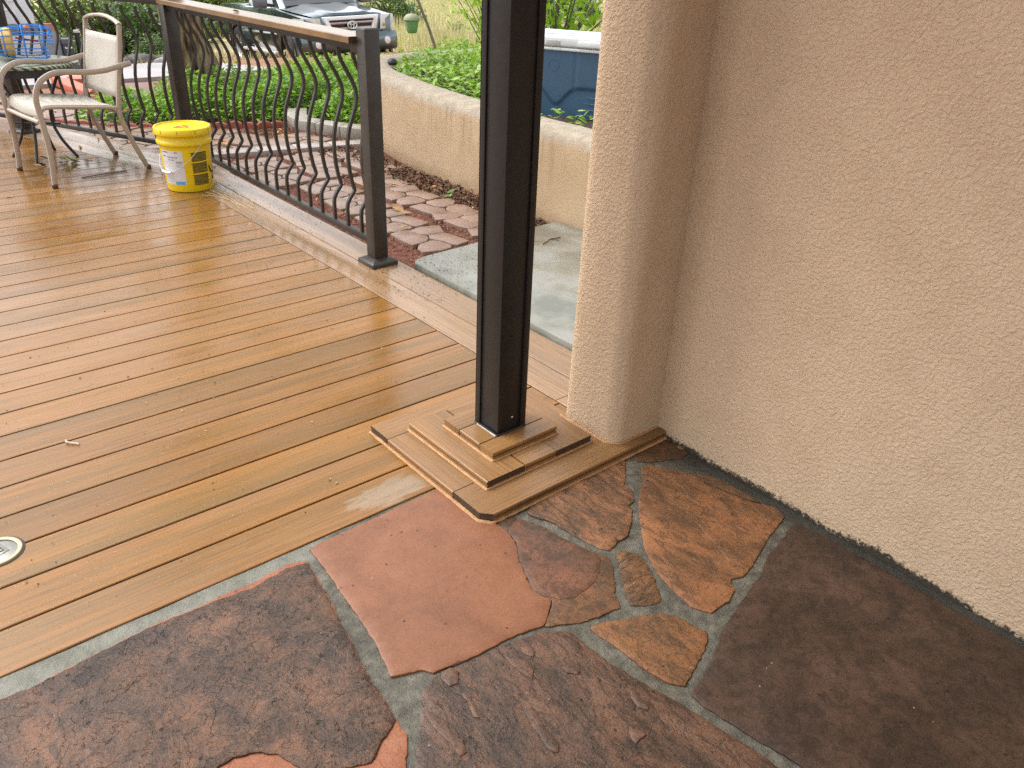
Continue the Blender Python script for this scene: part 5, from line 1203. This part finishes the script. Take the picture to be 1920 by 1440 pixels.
# grille: chrome surround, dark mesh, bars, oval emblem
def trap(hw0, hw1, z0, z1): return [(-hw0,z0),(hw0,z0),(hw1,z1),(-hw1,z1)]
gx0 = .045
def framed(name, outer, inner, x0, x1, mat):
    b = MB(); o = [(x0,y,z) for y,z in outer]+[(x0,y,z) for y,z in inner]+[(x1,y,z) for y,z in outer]+[(x1,y,z) for y,z in inner]
    fs = []
    for i in range(4):
        j = (i+1)%4; fs += [(8+i,8+j,12+j,12+i),(i,j,8+j,8+i),(4+i,4+j,12+j,12+i)]
    b.add(o, fs); return b.build(name, mat, tk, bevel=.012, bseg=2, fixn=True)
framed('grille_surround', trap(.44,.53,.735,1.015), trap(.36,.43,.775,.955), -.05, gx0, CHROME)
b = MB(); b.prism([(-.40,.745),(.40,.745),(.45,.98),(-.45,.98)], 0, .02); o = b.build('grille_mesh', BLKP, tk); o.rotation_euler = (R(90),0,R(90)); o.location = (-.03,0,0)
for z,hw_ in ((.815,.385),(.905,.425)):
    b = MB(); b.box((-.02,-hw_,z-.021),(.028,hw_,z+.021)); b.build('grille_bar', simple("satin_bar",(.42,.36,.37),.25,metal=.7) if z<.82 else bpy.data.materials["satin_bar"], tk, bevel=.012)
em = empty('emblem', (0,0,0)); em.parent = tk; em.location = (gx0+.004,0,.865); em.rotation_euler = (0,R(90),0)
em.rotation_euler = (R(90),0,R(90))
EMB = simple("bright_emblem", (.80,.80,.80), .18, metal=.6)
def oval(rx, ry, cy=0, r=.009):
    return [(rx*math.cos(a), cy+ry*math.sin(a), 0) for a in np.linspace(0,2*math.pi,37)]
b = MB(); b.lathe([(.0001,-.012),(.088,-.012),(.088,-.006),(.0001,-.006)],32); o = b.build('emblem_back', BLKP, em); o.scale=(1,.72,1)
b = MB(); b.tube(oval(.086,.060), .0105, 8); b.tube(oval(.030,.055,0), .0085, 8); b.tube(oval(.062,.022,.030), .0085, 8); b.build('emblem_ovals', EMB, em)
for s in (1,-1):
    b = MB(); rows = []
    for z,k in ((.77,0),(.85,.5),(.94,1),(1.0,1.05)):
        rows.append([(on_front(y,.035+.0*k)-.035*k*0-.05*max(0,(z-.93))*2, s*y, z+.02*(y-.55)) for y in np.linspace(.545+.03*k,.915-.03*abs(k-.5),9)])
    rows = [[(p[0]+.02,p[1],p[2]) for p in r] for r in rows]
    b.grid(rows, flip=(s<0)); b.grid([[(rows[i][-1][0]-(.30 if j else 0)*1.0, rows[i][-1][1]+ (s*.012 if j else 0), rows[i][-1][2]) for j in (0,1)] for i in range(4)]); b.build('headlight', LENS, tk, smooth=60)
    b = MB(); b.lathe([(.0001,0),(.028,0),(.02,.012),(.0001,.014)],12); o = b.build('turn_lamp', AMB, tk); o.location=(on_front(.63,.058),s*.64,.84); o.rotation_euler=(0,R(90),0)
    # mirror
    b = MB(); b.box((-1.78,s*1.06-.13,1.16),(-1.64,s*1.06+.13,1.36)); b.build('door_mirror', simple("grey_mirror",(.12,.12,.14),.3,coat=.6) if s==1 else bpy.data.materials["grey_mirror"], tk, bevel=.04, bseg=3)
    b = MB(); b.tube([(-1.70,s*.80,1.19),(-1.70,s*.98,1.22)], .03, 8); b.build('mirror_arm', DARKP, tk)
for y0,y1 in ((.55,-.10),(-.08,-.66)):
    b = MB(); b.tube(cr([(-1.40,y0,1.185),(-1.47,(y0+y1)/2,1.25),(-1.52,y1,1.285)],5), .011, 5); b.build('wiper', DARKP, tk)
b = MB(); b.box((-3.42,-.78,1.14),(-5.2,.78,1.16)); b.build('bed_floor', DARKP, tk)
b = MB(); b.box((-5.24,-.80,.62),(-5.34,.80,.80)); b.build('rear_bumper', CHROME, tk, bevel=.03)

# ------------------------------------------------------------------ white trailer at the far left, with its nose box
rv = empty('camper_trailer', (-.20,12.2,-.45)); tag(rv, 'white camper trailer with grey stripe at the far left edge', 'camper trailer')
b = MB(); b.box((-3.4,-.05,.19),(1.32,5.0,2.7)); b.build('body', WHITE, rv, bevel=.06, bseg=3)
b = MB(); b.box((-3.41,-.056,.47),(1.326,4.9,.62)); b.build('stripe', GREYST, rv, bevel=.004)
b = MB(); b.box((-3.4,-.058,.98),(1.324,-.045,1.0)); b.build('panel_seam', simple("grey_seam",(.5,.5,.53),.5), rv)
b = MB(); b.tube(cr([(.55,-.06,.80),(.62,-.13,.80),(.98,-.13,.80),(1.06,-.13,.74),(1.08,-.13,.40),(1.08,-.06,.34)],4), .016, 8); b.build('grab_handle', WHITE, rv)
b = MB(); b.box((1.02,-.085,.9),(1.10,-.055,1.12)); b.build('light_box', WHITE, rv, bevel=.008)
for x in (-2.4,-1.4):
    b = MB(); b.lathe([(.0001,-.1),(.30,-.1),(.33,-.06),(.33,.06),(.30,.1),(.0001,.1)],24); o = b.build('wheel', TYRE, rv); o.location=(x,.25,.32); o.rotation_euler=(R(90),0,0)
b = MB(); b.box((.9,.2,-.06),(1.05,.35,.19)); b.build('jack_leg', simple("steel_grey",(.10,.10,.11),.5), rv)
b = MB(); b.box((.6,-1.25,.14),(.7,-.05,.22)); b.box((1.25,-1.25,.14),(1.33,-.05,.22)); b.box((.6,-1.3,.14),(1.6,-1.22,.22)); b.build('tongue', bpy.data.materials["steel_grey"], rv)
tc = empty('gas_bottle', (1.03,11.10,-.23)); tag(tc, 'grey domed gas bottle with rusty collar beside the trailer', 'gas bottle')
b = MB(); b.lathe([(.10,.0),(.115,.02),(.125,.06),(.125,.30),(.11,.37),(.07,.42),(.0001,.43)],28); b.build('bottle', simple("grey_bottle",(.22,.22,.245),.45), tc); b = MB(); b.lathe([(.075,.40),(.085,.40),(.085,.49),(.07,.50)],24,closed=False); b.build('collar', simple("rusty_lid",(.36,.17,.10),.6), tc)
bb_ = empty('battery_box', (1.20,11.08,-.14)); tag(bb_, 'black plastic battery box with pale handle beside the trailer tongue', 'box')
b = MB(); b.box((-.065,-.09,-.01),(.065,.09,.15)); b.build('case', simple("charcoal_plastic",(.05,.052,.06),.5), bb_, bevel=.01); b = MB(); b.box((-.072,-.10,.151),(.072,.10,.215)); b.build('lid', simple("slate_plastic",(.085,.09,.105),.5), bb_, bevel=.012)
b = MB(); b.tube(cr([(-.035,-.092,.115),(-.035,-.108,.105),(.035,-.108,.105),(.035,-.092,.115)],3), .007, 6); b.build('handle', WHITE, bb_)
b = MB(); b.box((-.05,-.05,-.23),(.05,.05,-.012)); b.build('stand', DARKP, bb_)
bo = empty('bollard', (1.36,11.1,-.38)); tag(bo, 'slim dark bollard with pale cap between trailer and bushes', 'bollard')
b = MB(); b.lathe([(.032,-.1),(.032,.52),(.0001,.52)],14); b.build('shaft', DARKP, bo); b = MB(); b.lathe([(.036,.521),(.036,.55),(.0001,.555)],14); b.build('cap', simple("pale_cap",(.55,.55,.5),.4), bo)
# rocks on the bank
ROCK = stone_mat("dark_rock", [(.05,.045,.045),(.09,.08,.08),(.13,.115,.11),(.17,.155,.15)], 2., rough=(.6,.8)); ROCKP = stone_mat("pale_rock", [(.3,.29,.27),(.38,.37,.35),(.45,.44,.42),(.5,.5,.48)], 2., rough=(.6,.8))
for (x,y,s,lab,mt,sq) in ((2.75,13.0,.26,'dark flat rock on the soil bank above the chair arm',ROCK,.5),(3.15,13.3,.17,'small dark rock beside the flat dark one',ROCK,.6),(2.75,11.9,.16,'pale rock at the driveway edge behind the corner post',ROCKP,.55)):
    bm = bmesh.new(); bmesh.ops.create_icosphere(bm, subdivisions=3, radius=s)
    for v in bm.verts:
        k = 1+.35*noise.noise(v.co*5.5/s*.25+Vector((x,y,0)))+.15*noise.noise(v.co*3/s); v.co = Vector((v.co.x*k*1.3,v.co.y*k,v.co.z*k*sq))
    me = bpy.data.meshes.new('rock'); bm.to_mesh(me); bm.free(); me.materials.append(mt); me.polygons.foreach_set('use_smooth',[True]*len(me.polygons)); o = link(bpy.data.objects.new('rock', me)); o.location=(x,y,gz(x,y)+s*sq*.4); tag(o, lab, 'rock', 'rocks on the soil bank')
# orange painted kerb frame by the driveway
og = empty('orange_kerb', (.5,7.8,-.05)); tag(og, 'orange red painted angled kerb boards beside the driveway', 'kerb')
ORG = simple("orange_red_paint", (.50,.13,.075), .5, var=.1, bumpd=.002)
b = MB(); b.prism([(.36,8.4),(.50,8.2),(.54,7.45),(.42,7.2),(.35,7.8)], -.08, -.01); child(b.build('long_board', ORG, bevel=.01), og)
b = MB(); b.prism([(.51,8.36),(.52,8.14),(.80,8.08),(.80,8.30)], -.08, -.012); child(b.build('short_board', ORG, bevel=.01), og)
mb_ = empty('maroon_step', (.75,7.0,-.04)); tag(mb_, 'flat maroon paving slab between orange kerb and leafy bed', 'slab')
b = MB(); b.prism([(.42,6.50),(.95,6.42),(1.0,7.2),(.50,7.3)], -.06, .05); child(b.build('slab', simple("maroon_concrete",(.19,.085,.075),.6,var=.2,bumpd=.002), bevel=.01), mb_)
shrub('kerb_plant', 'small green seedling clump beside the orange kerb', (.62,7.75,-.04), 7, .28, .12, .06, GLEAF, 21, per=9, tr=.003)
print('objects', len(bpy.data.objects))
